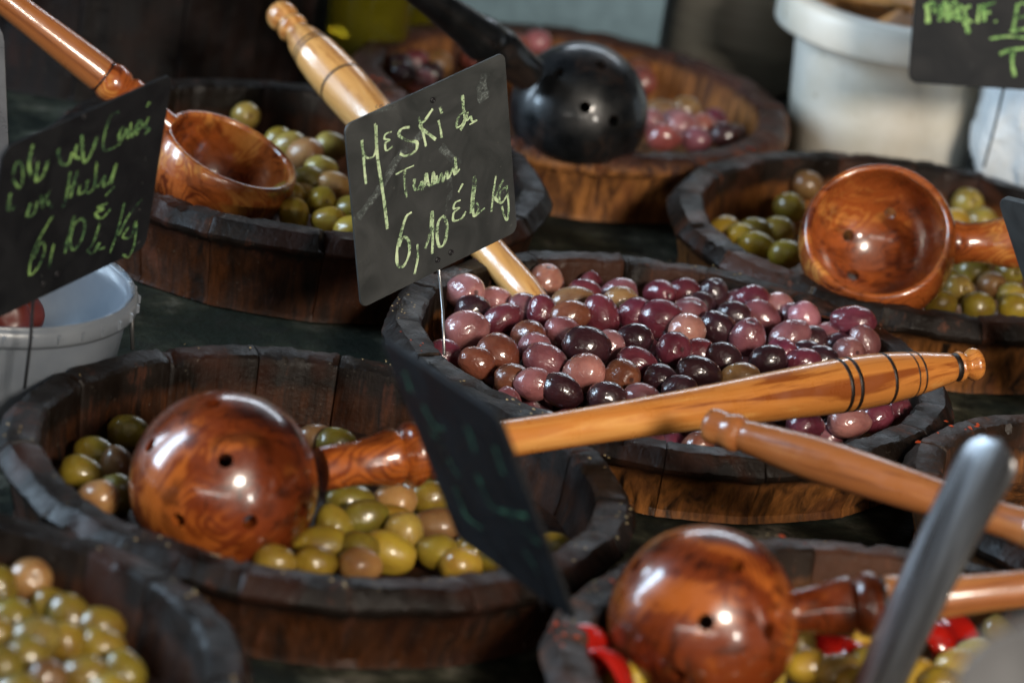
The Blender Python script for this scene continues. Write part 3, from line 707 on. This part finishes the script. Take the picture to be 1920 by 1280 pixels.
def make_card(label, tl, a, b, da, db, depth, mat, strokes=(), chalk=None, stake=None, width=3.6, thick=.0016, holes=(), smudges=(), rad=.0045, wire=None, extra=None):
    """tl: picture corner; a, b: picture vectors along top and left edge, da, db their depth (all px at that depth)"""
    k = depth / FPX
    p0 = Q(tl[0], tl[1], depth)
    A_ = Q(tl[0] + a[0], tl[1] + a[1], depth + da * k) - p0; db = (A_.dot(p0 - EYE) / A_.dot(ray(tl[0] + b[0], tl[1] + b[1])) - depth) / k; B_ = Q(tl[0] + b[0], tl[1] + b[1], depth + db * k) - p0; pass
    wA, hB = A_.length, B_.length
    X = A_.normalized(); B2 = (B_ - X * B_.dot(X)); Y = -B2.normalized(); Z = X.cross(Y)
    if Z.dot(FW) > 0: Zs = -1
    else: Zs = 1
    root = empty('price_card', p0 + B_ + A_ * .5, Matrix((X, Y, Z)).transposed())
    tag(root, label, 'price card', 'chalk price cards on wire stakes')
    org = root.matrix_world.translation; inv = root.matrix_world.inverted()
    # rounded rectangle; local: x -wA/2..wA/2, y 0..hB with the shear left out
    pts = []
    for cx, cy, st in ((wA/2 - rad, rad, -90), (wA/2 - rad, hB - rad, 0), (-wA/2 + rad, hB - rad, 90), (-wA/2 + rad, rad, 180)):
        for i in range(7):
            t = R(st + 15 * i); pts.append((cx + rad * math.cos(t), cy + rad * math.sin(t)))
    n = len(pts); th = thick / 2; ins = .0003
    vs_, fs = [], []
    cxm, cym = 0, hB / 2
    for z, f in ((-th, 1 - ins / .05), (-th + ins, 1), (th - ins, 1), (th, 1 - ins / .05)):
        vs_ += [(cxm + (x - cxm) * f, cym + (y - cym) * f, z) for x, y in pts]
    for l in range(3):
        for i in range(n): fs.append((l * n + i, l * n + (i + 1) % n, (l + 1) * n + (i + 1) % n, (l + 1) * n + i))
    fs.append(tuple(range(n))); fs.append(tuple(3 * n + i for i in range(n)))
    cardo = mesh_obj('card', vs_, fs, mat, root, False)
    zf = (th + .00025) * Zs
    def on(u, v):     # picture point -> card plane
        d = ray(u, v); t = (p0 - EYE).dot(Z) / d.dot(Z); q = inv @ (EYE + d * t); return q.x, q.y
    def ribbons(name, lst, mt_, wpx, zz):
        vs2, fs2 = [], []
        rg = random.Random(len(lst) + int(tl[0]))
        for s in lst:
            q = [Vector(on(u, v)) for u, v in s]
            # resample smoothly
            if len(q) == 1: q = q + [q[0] + Vector((.0004, .0004))]
            out = []
            for i in range(len(q) - 1):
                pm = q[max(i - 1, 0)]; pn = q[min(i + 2, len(q) - 1)]
                for j in range(6):
                    t = j / 6
                    out.append(.5 * ((2 * q[i]) + (-pm + q[i + 1]) * t + (2 * pm - 5 * q[i] + 4 * q[i + 1] - pn) * t * t + (-pm + 3 * q[i] - 3 * q[i + 1] + pn) * t ** 3))
            out.append(q[-1])
            base = len(vs2); w0 = wpx * k * .5 * rg.uniform(.8, 1.25)
            for i, p in enumerate(out):
                d = (out[min(i + 1, len(out) - 1)] - out[max(i - 1, 0)])
                d = d.normalized() if d.length > 1e-9 else Vector((1, 0)); nn = Vector((-d.y, d.x))
                # a chalk held at one angle: broad one way, thin the other
                ww = w0 * (.65 + .55 * abs(d.y)) * (1 + .35 * noise.noise(Vector((i * .35, base * .1, 0))))
                vs2.append((p.x + nn.x * ww, p.y + nn.y * ww, zz)); vs2.append((p.x - nn.x * ww, p.y - nn.y * ww, zz))
            for i in range(len(out) - 1): fs2.append((base + 2 * i, base + 2 * i + 1, base + 2 * i + 3, base + 2 * i + 2))
        return mesh_obj(name, vs2, fs2, mt_, root, False)
    for q_, (sm, wq) in enumerate(smudges): ribbons('chalk_smudge', [sm], M_SMUDGE, wq, zf - (.00012 - .00002 * q_) * Zs)
    if strokes: ribbons('chalk_lettering', strokes, chalk or M_CHALK, width, zf)
    for u, v in holes:
        x, y = on(u, v)
        vs2, fs2 = lathe([(zf - .0003, .0016), (zf + .0004, .0016), (zf + .0004, .0007), (zf - .0003, .0007)], 14, 'Z', True)
        mesh_obj('eyelet', [(p[0] + x, p[1] + y, p[2]) for p in vs2], fs2, M_WIRE_D, root)
    if stake:
        (u0, v0), base_pt = stake
        x, y = on(u0, v0)
        top = Vector((x, y, -zf)); bot = inv @ Vector(base_pt)
        up = Vector((x, y + .012, -zf * 1.6))
        mid = top.lerp(bot, .5) + Vector((.0004, 0, .0006))
        vs2, fs2 = tube([up, top, mid, bot], .00085, 8)
        mesh_obj('wire_stake', vs2, fs2, wire or M_WIRE, root)
    return root
def cs(x0, y0, s, L): return [[(x0 + x / s, y0 + y / s) for x, y in st] for st in L]
T1 = cs(640, 90, 2.56, [
 [(92,440),(98,500),(103,560),(112,650)], [(92,450),(100,500),(120,525),(150,515),(162,460),(155,360)], [(160,370),(165,500),(185,640),(200,740),(215,865)],
 [(235,400),(208,410),(200,432),(225,440),(205,455),(210,490),(240,470)], [(322,378),(285,385),(270,415),(310,442),(355,450),(350,490),(305,515),(275,505)],
 [(365,330),(385,400),(400,470)], [(432,290),(398,340),(370,372),(402,402),(447,437)], [(460,345),(470,390),(475,430)], [(468,282),(476,312)],
 [(590,300),(556,328),(548,378),(575,362),(592,318)], [(575,225),(580,290),(586,350),(565,392)], [(600,305),(596,345),(615,328),(622,350),(645,345),(608,366)],
 [(255,605),(300,580),(342,562)], [(300,580),(296,640),(308,715)], [(345,625),(343,668),(362,676),(380,640),(382,682)], [(393,665),(400,600),(412,652),(428,650),(435,595),(442,652)],
 [(450,610),(455,645),(475,600),(480,640),(500,590),(506,625),(530,575),(538,605),(562,578)], [(540,520),(546,600)],
 [(332,785),(305,808),(282,880),(262,960),(263,1035),(290,1045),(318,990),(317,925),(292,905),(270,950)], [(358,940),(361,1000),(345,1082)], [(395,960),(416,900),(430,780),(433,870),(430,985)],
 [(486,800),(460,832),(453,900),(465,950),(490,930),(502,850),(484,804)], [(577,648),(555,690)], [(566,728),(540,740),(533,768),(560,765),(533,790),(533,826),(570,815),(592,782)],
 [(615,790),(624,700),(632,618),(637,650),(625,740),(630,802),(650,790)], [(643,740),(652,768),(640,800),(682,765)], [(714,782),(724,690),(736,612)], [(772,628),(735,708),(742,730),(762,742)],
 [(787,660),(755,692),(760,742),(790,700),(786,660),(797,760),(790,822),(775,800),(764,758)]])
SM1 = cs(640, 90, 2.56, [[(60,830),(130,740),(200,640),(270,520),(350,440),(410,380)], [(505,600),(515,680),(505,780)], [(690,100),(665,170),(680,250)], [(470,470),(520,520),(560,560)], [(120,300),(260,270)]])
SM1 = list(zip(SM1, (17, 12, 22, 14, 20)))
pb = P(833, 665, 0.0)
make_card('grey slate price card standing over the purple olives, handwritten in green chalk, 6,10', (645, 235), (300, -138), (31, 343), 240, 160, depth_of(pb) - .062, M_CARD, T1, M_CHALK, ((826, 508), pb), 5.0, .0016,
          [(809, 187), (818, 486), (843, 472)], SM1, .0048)
T2 = cs(0, 130, 2.724, [
 [(60,530),(72,482),(98,470),(110,540),(90,600),(58,555)], [(160,380),(140,470),(150,540)], [(185,470),(175,560),(210,540),(238,460)],
 [(290,400),(300,470),(340,480),(362,420)], [(385,380),(375,440),(402,450)], [(410,330),(420,462),(450,440),(490,340)],
 [(602,215),(562,228),(530,310),(520,402),(560,402),(612,370)], [(620,290),(600,330),(610,362),(640,300),(646,350)], [(660,270),(665,340),(690,280)], [(690,310),(722,282),(700,260),(690,332)], [(752,240),(735,290),(757,300),(730,327)], [(740,187),(757,163)],
 [(45,630),(35,712),(67,700)], [(150,680),(130,742),(165,730),(182,670)], [(200,640),(212,702)], [(245,620),(225,660),(257,697)],
 [(350,520),(332,640),(315,702)], [(387,510),(350,652)], [(338,602),(382,580)], [(400,590),(395,632),(430,610),(440,560),(435,622),(470,600),(486,470),(480,592),(510,570),(530,540),(520,592),(550,570),(587,478),(560,582)],
 [(262,743),(215,820),(160,930),(143,1042),(190,1000),(222,910),(200,880),(165,960)], [(267,888),(240,1012)], [(308,912),(345,850),(372,743),(323,935)], [(412,755),(370,790),(350,880),(370,917),(410,860),(427,780),(405,755)],
 [(577,593),(530,642)], [(542,680),(490,700),(522,710),(480,730),(510,757),(557,708)], [(502,780),(470,880),(438,922),(470,932),(490,890)], [(500,880),(490,912),(527,905)], [(627,678),(590,830),(553,932)], [(717,658),(650,740),(600,842)], [(650,800),(620,850),(660,850),(687,770),(680,880),(650,952),(620,940)]])
pb2 = P(46, 728, .009)
make_card('dark left price card with smeared green chalk, standing beside the white plastic bucket', (5, 277), (318, -140), (-45, 335), 330, 185, depth_of(pb2) - .10, M_CARD_D, T2, M_CHALK_D, ((66, 548), pb2), 5.5, .0016, [(155, 217), (78, 530), (104, 512)], (), .006, M_WIRE_D)
T3 = cs(700, 620, 2.415, [[(150,180),(165,215),(178,265)], [(232,330),(290,425),(332,440)], [(428,420),(450,470),(472,545)], [(350,570),(375,620),(402,655)], [(380,700),(430,830),(500,885)], [(480,640),(540,780),(600,810),(705,832)], [(600,800),(680,880),(762,955)], [(690,980),(730,1040),(765,1095)], [(250,420),(330,520)], [(560,520),(600,640)]])
pb3 = P(1018, 1142, .013)
make_card('near-black price card seen at a slant in front of the banded ladle handle', (716, 630), (220, 146), (146, 376), -360, 215, depth_of(pb3) - .075, M_CARD_D, T3, M_CHALK_F, ((1000, 1088), pb3), 11, .002, (), (), .005, M_WIRE_D)
T4 = cs(1660, 0, 3.765, [[(290,30),(300,100),(300,165)], [(296,40),(330,20),(345,40),(345,95)], [(350,95),(376,40)], [(380,150),(400,45),(426,15),(432,152)], [(390,112),(432,92)], [(447,150),(467,15),(505,30),(490,82),(455,92),(515,145)],
 [(545,40),(512,80),(530,140),(575,120)], [(602,40),(562,70),(572,130),(612,157)], [(560,152),(575,195),(587,237)], [(662,35),(650,162)], [(692,30),(697,152)], [(690,42),(772,18)], [(700,92),(742,85)], [(773,148),(783,157)],
 [(932,30),(920,110),(902,212)], [(925,40),(975,20),(1000,40)], [(910,132),(990,118)], [(880,222),(1000,202)], [(738,275),(860,258),(1010,270)], [(808,382),(880,352),(1010,342)], [(900,372),(895,440),(912,540)]])
pb4 = P(1845, 312, .001)
make_card('black price card with green chalk letters in front of the large white bucket', (1727, -170), (345, 22), (-25, 325), -8, 115, depth_of(pb4) - .09, M_CARD_D, T4, M_CHALK_B, ((1884, 158), pb4), 6, .0016, (), (), .006, M_WIRE_D)
pb5 = P(2040, 640, 0.)
make_card('grey card with pale edge cut off by the right border', (1872, 366), (250, 60), (112, 345), -300, 130, depth_of(P(1890, 560, .05)), M_CARD, (), None, ((2040, 690), pb5), 4, .0035, (), (), .008)
m, nt, b, _ = newmat('brushed_steel'); M_BRUSH = m
v = coords(nt, (5, 85, 30)); n1 = noise_t(nt, v, 1, 5, .6)
nt.links.new(ramp(nt, n1, [(.32, (.12, .10, .09)), (.5, (.24, .24, .25)), (.68, (.46, .47, .49))]), b.inputs['Base Color']); b.inputs['Metallic'].default_value = .85
nt.links.new(maprange(nt, n1, .3, .7, .22, .40), b.inputs['Roughness']); bump(nt, n1, b, .08, .001)
def steel_spoon(label, top, bot, d0, d1, hw):
    p0, p1 = Q(top[0], top[1], d0), Q(bot[0], bot[1], d1)
    X = (p1 - p0).normalized(); Z = (-FW * .80 - RX * .50 + UPV * .30); Z = (Z - X * Z.dot(X)).normalized(); Y = Z.cross(X)
    root = empty('steel_spoon', p1, Matrix((X, Y, Z)).transposed()); tag(root, label, 'spoon')
    L = (p1 - p0).length; vs_, fs = [], []; n, m_ = 40, 13
    for i in range(n):
        t = i / (n - 1); x = -L + L * t * t * .25 + L * t * .75; e = (x + L) / hw
        w_ = hw * math.sqrt(max(0, 1 - (1 - min(e, 1)) ** 2)) * (1 - .30 * t) + .0004
        for sd in (1, -1):
            for k in range(m_):
                q = k / (m_ - 1) * 2 - 1
                vs_.append((x, q * w_ + .012 * (1 - t) ** 2 - .003, (.0030 * math.cos(q * 1.35) - .001) * min(1, e + .2) + sd * .0011))
    for i in range(n - 1):
        for sd in range(2):
            for k in range(m_ - 1):
                a = (i * 2 + sd) * m_ + k; c_ = ((i + 1) * 2 + sd) * m_ + k; fs.append((a, a + 1, c_ + 1, c_))
        for k in (0, m_ - 1): fs.append(((i * 2) * m_ + k, ((i + 1) * 2) * m_ + k, ((i + 1) * 2 + 1) * m_ + k, (i * 2 + 1) * m_ + k))
    for i in (0, n - 1):
        for k in range(m_ - 1): fs.append(((i * 2) * m_ + k, (i * 2) * m_ + k + 1, (i * 2 + 1) * m_ + k + 1, (i * 2 + 1) * m_ + k))
    mesh_obj('handle', vs_, fs, M_BRUSH, root)
    pr = [(.026 * math.cos(R(a)), .036 * math.sin(R(a))) for a in range(0, 91, 9)] + [(.0245 * math.cos(R(a)), .0345 * math.sin(R(a))) for a in range(90, -1, -9)]
    vs_, fs = lathe(pr, 40)
    mesh_obj('bowl', [(x * 1.2 + .040, y, -z + .004) for x, y, z in vs_], fs, M_BRUSH, root)
steel_spoon('out of focus steel spoon handle standing up at the bottom right', (1848, 806), (1560, 1520), 1.84, 1.90, .0148)
make_card('grey card edge just showing at the left border near the upper ladle handle', (-335, -20), (340, 45), (5, 330), 120, 120, 2.35, M_CARD_G, (), None, ((-160, 300), Q(-160, 620, 2.42)), 4, .002, (), (), .02)
make_card('blurred grey card cutting across the bottom right corner, closest to the viewer', (1775, 1215), (480, -175), (60, 480), 60, 160, 1.30, M_CARD_G, (), None, ((2000, 1550), Q(2000, 2100, 1.35)), 4, .002, (), (), .02)

# ------------------------------------------------------------------ plastic buckets
m, nt, b, _ = newmat('milky_plastic'); M_MILK = m
v = coords(nt); n1 = noise_t(nt, v, 30, 4)
nt.links.new(ramp(nt, n1, [(.3, (.17, .195, .23)), (.7, (.25, .275, .31))]), b.inputs['Base Color']); b.inputs['Roughness'].default_value = .32
b.inputs['Transmission Weight'].default_value = .35; b.inputs['Subsurface Weight'].default_value = .2; b.inputs['Subsurface Radius'].default_value = (.01, .01, .01)
m, nt, b, _ = newmat('stained_white_plastic'); M_WHITE = m
v = coords(nt); n1 = noise_t(nt, v, 16, 5, .6); n2 = noise_t(nt, v, 55, 4, .7)
c = ramp(nt, n1, [(.35, (.70, .64, .52)), (.6, (.84, .80, .71))])
c = mixc(nt, maprange(nt, n2, .62, .74, 0, .7), c, (.30, .22, .10))
nt.links.new(c, b.inputs['Base Color']); b.inputs['Roughness'].default_value = .38; b.inputs['Subsurface Weight'].default_value = .1; b.inputs['Subsurface Radius'].default_value = (.01, .01, .01)
M_ORANGE = plain('orange_paste', (.95, .40, .10), .45)
M_RED = plain('dark_red_chunks', (.10, .014, .007), .4)
def bucket(name, label, c, zrim, rr, body_r, bot_r, zbot, rim_h, mat, ribs=0, cat='bucket'):
    root = empty(name, (c.x, c.y, zbot)); tag(root, label, cat)
    H = zrim - zbot; t = .0018
    vs_, fs = lathe([(0, 0), (0, bot_r - .003), (.003, bot_r), (H - rim_h, body_r), (H - .001, body_r + .001), (H - .001, body_r - t), (H - rim_h, body_r - t), (.004, bot_r - t), (.0035, 0)], 72)
    mesh_obj('body', vs_, fs, mat, root)
    pr = [(H - rim_h, body_r + .0006), (H - rim_h, rr - .001), (H - rim_h + .002, rr), (H - .004, rr), (H - .001, rr - .0015), (H, rr - .004), (H + .0005, body_r + .002), (H - .0005, body_r - .001), (H - .003, body_r - .0012), (H - .003, body_r + .0012), (H - .004, rr - .003), (H - rim_h + .002, rr - .002)]
    vs_, fs = lathe(pr, 72, 'Z', True)
    rim = mesh_obj('rim', vs_, fs, mat, root)
    for k in range(ribs):
        a = 2 * math.pi * k / ribs; ca, sa = math.cos(a), math.sin(a); vs2 = []
        for dr, dw, dz in [(rr - .001, -.0012, H - rim_h + .002), (rr - .001, .0012, H - rim_h + .002), (rr + .0012, .0006, H - rim_h + .003), (rr + .0012, -.0006, H - rim_h + .003), (rr - .001, -.0012, H - .003), (rr - .001, .0012, H - .003), (rr + .0012, .0006, H - .004), (rr + .0012, -.0006, H - .004)]:
            vs2.append((dr * ca - dw * sa, dr * sa + dw * ca, dz))
        mesh_obj('rim_rib', vs2, [(0, 1, 2, 3), (4, 5, 6, 7), (0, 1, 5, 4), (1, 2, 6, 5), (2, 3, 7, 6), (3, 0, 4, 7)], mat, rim, False)
    return root
zb = .032
c1 = P(-22, 515, zb); r1 = 285 / (FPX / depth_of(c1))
bk = bucket('plastic_bucket', 'translucent white plastic bucket with ribbed rim behind the front tub at the left', c1, zb, r1, r1 - .0045, r1 - .012, ztable(c1.y) - .002, .0105, M_MILK, 34)
pr_ = P(243, 590, zb - .02) - bk.location
vs_, fs = tube([pr_ + Vector((-.004, 0, .010)), pr_ + Vector((.001, -.001, .006)), pr_ + Vector((.002, -.001, -.006)), pr_ + Vector((.004, -.002, -.018))], .0012, 8)
mesh_obj('wire_handle', vs_, fs, M_WIRE, bk)
for i, (u, v_) in enumerate(((20, 596), (-20, 570), (35, 585))):
    bm = bmesh.new(); bmesh.ops.create_icosphere(bm, subdivisions=3, radius=.013)
    for q in bm.verts: q.co = q.co * (1 + .3 * noise.noise(q.co * 90 + Vector((i, 0, 0))))
    for f in bm.faces: f.smooth = True
    me = bpy.data.meshes.new('red_chunk'); bm.to_mesh(me); bm.free(); me.materials.append(M_RED)
    o = bpy.data.objects.new('pepper_chunk', me); col.objects.link(o); o.location = P(u, v_, .004)
    tag(o, 'dark red pepper chunk %s in the translucent bucket' % ('against the front wall', 'at the border', 'nearest the card stake')[i], 'pepper')
c2 = at_y(1692, 0, .60); zb = c2.z; kk = depth_of(c2) / FPX
bk2 = bucket('plastic_bucket', 'large stained white plastic bucket with orange paste behind the pitted olives', c2, zb, 232 * kk, 188 * kk, 168 * kk, ztable(c2.y) - .002, 68 * kk, M_WHITE)
vs_, fs = lathe([(zb - ztable(c2.y) - .003, 0), (zb - ztable(c2.y) - .003, 182 * kk)], 48)
paste = mesh_obj('orange_paste', [(x, y, z + .004 * noise.noise(Vector((x * 40, y * 40, 0)))) for x, y, z in vs_], fs, M_ORANGE)
paste.location = bk2.location; tag(paste, 'orange paste filling the white bucket', 'paste')
# crumpled white bag
m, nt, b, _ = newmat('white_bag_film'); b.inputs['Base Color'].default_value = (.72, .74, .74, 1); b.inputs['Roughness'].default_value = .35
v = coords(nt); bump(nt, noise_t(nt, v, 45, 4, .6, 1), b, .6, .006)
bm = bmesh.new(); bmesh.ops.create_icosphere(bm, subdivisions=5, radius=1)
for q in bm.verts:
    p = q.co.copy(); d = 1 + .16 * noise.noise(p * 2.1) + .09 * abs(noise.noise(p * 5.5)) - .05 * abs(noise.noise(p * 11))
    q.co = Vector((p.x * .055 * d, p.y * .045 * d, p.z * .085 * d)); q.co.z = max(q.co.z, -.07)
for f in bm.faces: f.smooth = True
me = bpy.data.meshes.new('plastic_bag'); bm.to_mesh(me); bm.free(); me.materials.append(m)
o = bpy.data.objects.new('plastic_bag', me); col.objects.link(o)
pbag = P(1990, 250, 0.01); o.location = (pbag.x, pbag.y, ztable(pbag.y) + .069); tag(o, 'crumpled white plastic bag at the right border beside the white bucket', 'bag')

# ------------------------------------------------------------------ background vessels
m, nt, b, _ = newmat('dull_steel'); M_STEEL = m
v = coords(nt, (1, 1, 12)); n1 = noise_t(nt, v, 14, 4)
nt.links.new(ramp(nt, n1, [(.3, (.26, .24, .20)), (.7, (.40, .37, .31))]), b.inputs['Base Color']); b.inputs['Roughness'].default_value = .5; b.inputs['Metallic'].default_value = .35
pc = Vector((.245, .86)); rp = .055
pp = P(1365, 150, 0.0)
pc = Vector((at_y(1380, 60, .78).x, .78))
root = empty('metal_pot', (pc.x, pc.y, ztable(pc.y) - .002)); tag(root, 'dull beige metal pot in shadow between the back tub and the white bucket', 'pot')
rp = 130 * (depth_of((pc.x, pc.y, 0)) / FPX)
vs_, fs = lathe([(0, 0), (0, rp - .004), (.004, rp), (.30, rp), (.30, rp - .002), (.006, rp - .002), (.005, 0)], 64); mesh_obj('body', vs_, fs, M_STEEL, root); autosmooth(root.children[0])
vs_, fs = lathe([(.298, rp - .001), (.298, rp + .003), (.303, rp + .003), (.303, rp - .001)], 64, 'Z', True); mesh_obj('rim', vs_, fs, M_STEEL, root)
m, nt, b, _ = newmat('olive_oil_glass'); b.inputs['Base Color'].default_value = (.16, .14, .008, 1); b.inputs['Roughness'].default_value = .06; b.inputs['Transmission Weight'].default_value = .6
M_GLINT_CAP = plain('yellow_glint_cap', (.80, .52, .02), .3)  # yellow glint of light in the background, painted as a cap colour
def bottle(u, v, z, r, label, capm=None):
    p = P(u, v, z); root = empty('oil_bottle', (p.x, p.y, ztable(p.y) - .002)); tag(root, label, 'bottle', 'oil bottles at the back')
    vs_, fs = lathe([(0, 0), (0, r - .003), (.003, r), (.11, r), (.13, r * .75), (.145, r * .35), (.19, r * .33), (.19, 0)], 40); mesh_obj('body', vs_, fs, m, root)
    vs_, fs = lathe([(.191, 0), (.191, r * .4), (.21, r * .4), (.21, 0)], 32); mesh_obj('cap', vs_, fs, capm or M_DARKEND, root)
bottle(690, 40, 0.0, .028, 'yellow-green oil bottle behind the back tub, left of the black ladle handle')
bottle(800, -10, 0.0, .020, 'slim yellow oil bottle behind the back tub, right of the black ladle handle', M_GLINT_CAP)

# ------------------------------------------------------------------ chilli flakes and crumbs on the rims
M_FLAKE = plain('chilli_flake', (.42, .055, .012), .4)
M_CRUMB = plain('pale_crumb', (.42, .30, .14), .6)
rg = random.Random(99)
def crumbs(name, spots, mat, label, cat):
    vs_, fs = [], []
    for p, sz in spots:
        o_ = len(vs_); a = rg.uniform(0, 6.28); d = Vector((math.cos(a), math.sin(a), 0)); e = Vector((-d.y, d.x, 0)); wd = rg.uniform(.35, .6)
        for (x, y, z) in ((-1, 0, 0), (-.3, wd, 0), (.5, wd * .8, 0), (1, 0, 0), (.4, -wd, 0), (-.4, -wd * .8, 0), (0, 0, .45)):
            vs_.append(p + d * x * sz + e * y * sz + Vector((0, 0, z * sz + .0003)))
        for i in range(6): fs.append((o_ + i, o_ + (i + 1) % 6, o_ + 6))
        fs.append(tuple(o_ + i for i in range(6)))
    o = mesh_obj(name, vs_, fs, mat, None, False); tag(o, label, cat, None, 'stuff')
def rimspots(key, a0, a1, n, s0, s1):
    T = TUBS[key]; out = []
    cl = [rg.uniform(a0, a1) for _ in range(max(2, n // 7))]
    for _ in range(n):
        a = R(rg.gauss(rg.choice(cl), 3.5) if rg.random() < .75 else rg.uniform(a0, a1)); r_ = T['r'] - rg.uniform(.004, .018)
        out.append((Vector((T['c'].x + r_ * math.cos(a), T['c'].y + r_ * math.sin(a), T['z'] + .0002)), rg.uniform(s0, s1)))
    return out
crumbs('chilli_flakes', rimspots('G', 60, 260, 46, .0008, .0028) + rimspots('B', 190, 345, 10, .0006, .0018) + rimspots('H', 20, 190, 34, .0007, .0024) + rimspots('E', 200, 380, 10, .0008, .002) + rimspots('B', 130, 190, 4, .0006, .0016),
       M_FLAKE, 'red chilli flakes sprinkled on the tub rims', 'flakes')
crumbs('pale_crumbs', rimspots('A', 0, 360, 80, .0004, .0013) + rimspots('B', 0, 360, 24, .0004, .0010) + rimspots('H', 0, 360, 24, .0005, .0012) + rimspots('I', 0, 360, 30, .0005, .0012), M_CRUMB, 'pale crumbs scattered on the dark tub rims', 'crumbs')

# ------------------------------------------------------------------ which olives show, their labels, and the ones underneath
bpy.context.view_layer.update()
dg = bpy.context.evaluated_depsgraph_get()
for d in OLIVES:
    o = d['o']; c = o.matrix_world.translation; r_ = o.scale.y * .9; hits = 0
    u, v = proj(c)
    if -25 < u < 1945 and -25 < v < 1305:
        for dx, dy in ((0, 0), (.7, 0), (-.7, 0), (0, .7), (0, -.6), (.5, .5), (-.5, .5), (.95, 0), (-.95, 0), (0, .95)):
            q = c + RX * dx * r_ + UPV * dy * r_; dr = (q - EYE).normalized()
            ok, loc, nn, fi, ob, mw = scene.ray_cast(dg, EYE, dr)
            if ok and ob and ob.name == o.name: hits += 1
    d['vis'] = hits >= 1
LOWV, LOWF = [], []
for i in range(7):
    for k in range(10):
        t = math.pi * i / 6; a = 2 * math.pi * k / 10; LOWV.append((math.cos(t), math.sin(t) * math.cos(a), math.sin(t) * math.sin(a)))
for i in range(6):
    for k in range(10): LOWF.append((i * 10 + k, i * 10 + (k + 1) % 10, (i + 1) * 10 + (k + 1) % 10, (i + 1) * 10 + k))
for key in TUBS:
    mine = [d for d in OLIVES if d['key'] == key]
    if not mine: continue
    vis = sorted([d for d in mine if d['vis']], key=lambda d: d['o'].location.y, reverse=True)
    nrow = max(1, round(len(vis) / 12)) if len(vis) > 12 else (2 if len(vis) > 6 else 1)
    rn = {1: [''], 2: ['back', 'front'], 3: ['back', 'middle', 'front']}.get(nrow) or ['backmost'] + [ORD[k] for k in range(1, nrow - 1)] + ['frontmost']
    for k in range(nrow):
        row = sorted(vis[k * len(vis) // nrow:(k + 1) * len(vis) // nrow], key=lambda d: d['o'].location.x)
        for n_, d in enumerate(row):
            rw = (rn[k] + ' row of ') if rn[k] else ''
            tag(d['o'], '%s olive, %s from left in the %s%s' % (d['word'], ORD[n_], rw, d['where']), 'olive', d['group'])
    low = [d for d in mine if not d['vis']]
    if low:
        vs_, fs = [], []
        for d in low:
            o_ = len(vs_); mw = d['o'].matrix_world
            vs_ += [mw @ Vector(q) for q in LOWV]; fs += [tuple(o_ + i for i in f) for f in LOWF]
        ob = mesh_obj('olives_underneath', vs_, fs, OL_P if key in 'BEG' else OL_G)
        c = low[0]['o'].color; ob.color = (c[0], c[1], c[2], 1)
        tag(ob, 'olives lying out of sight below the top ones in the %s' % mine[0]['where'], 'olives', None, 'stuff')
        for d in low: bpy.data.objects.remove(d['o'])
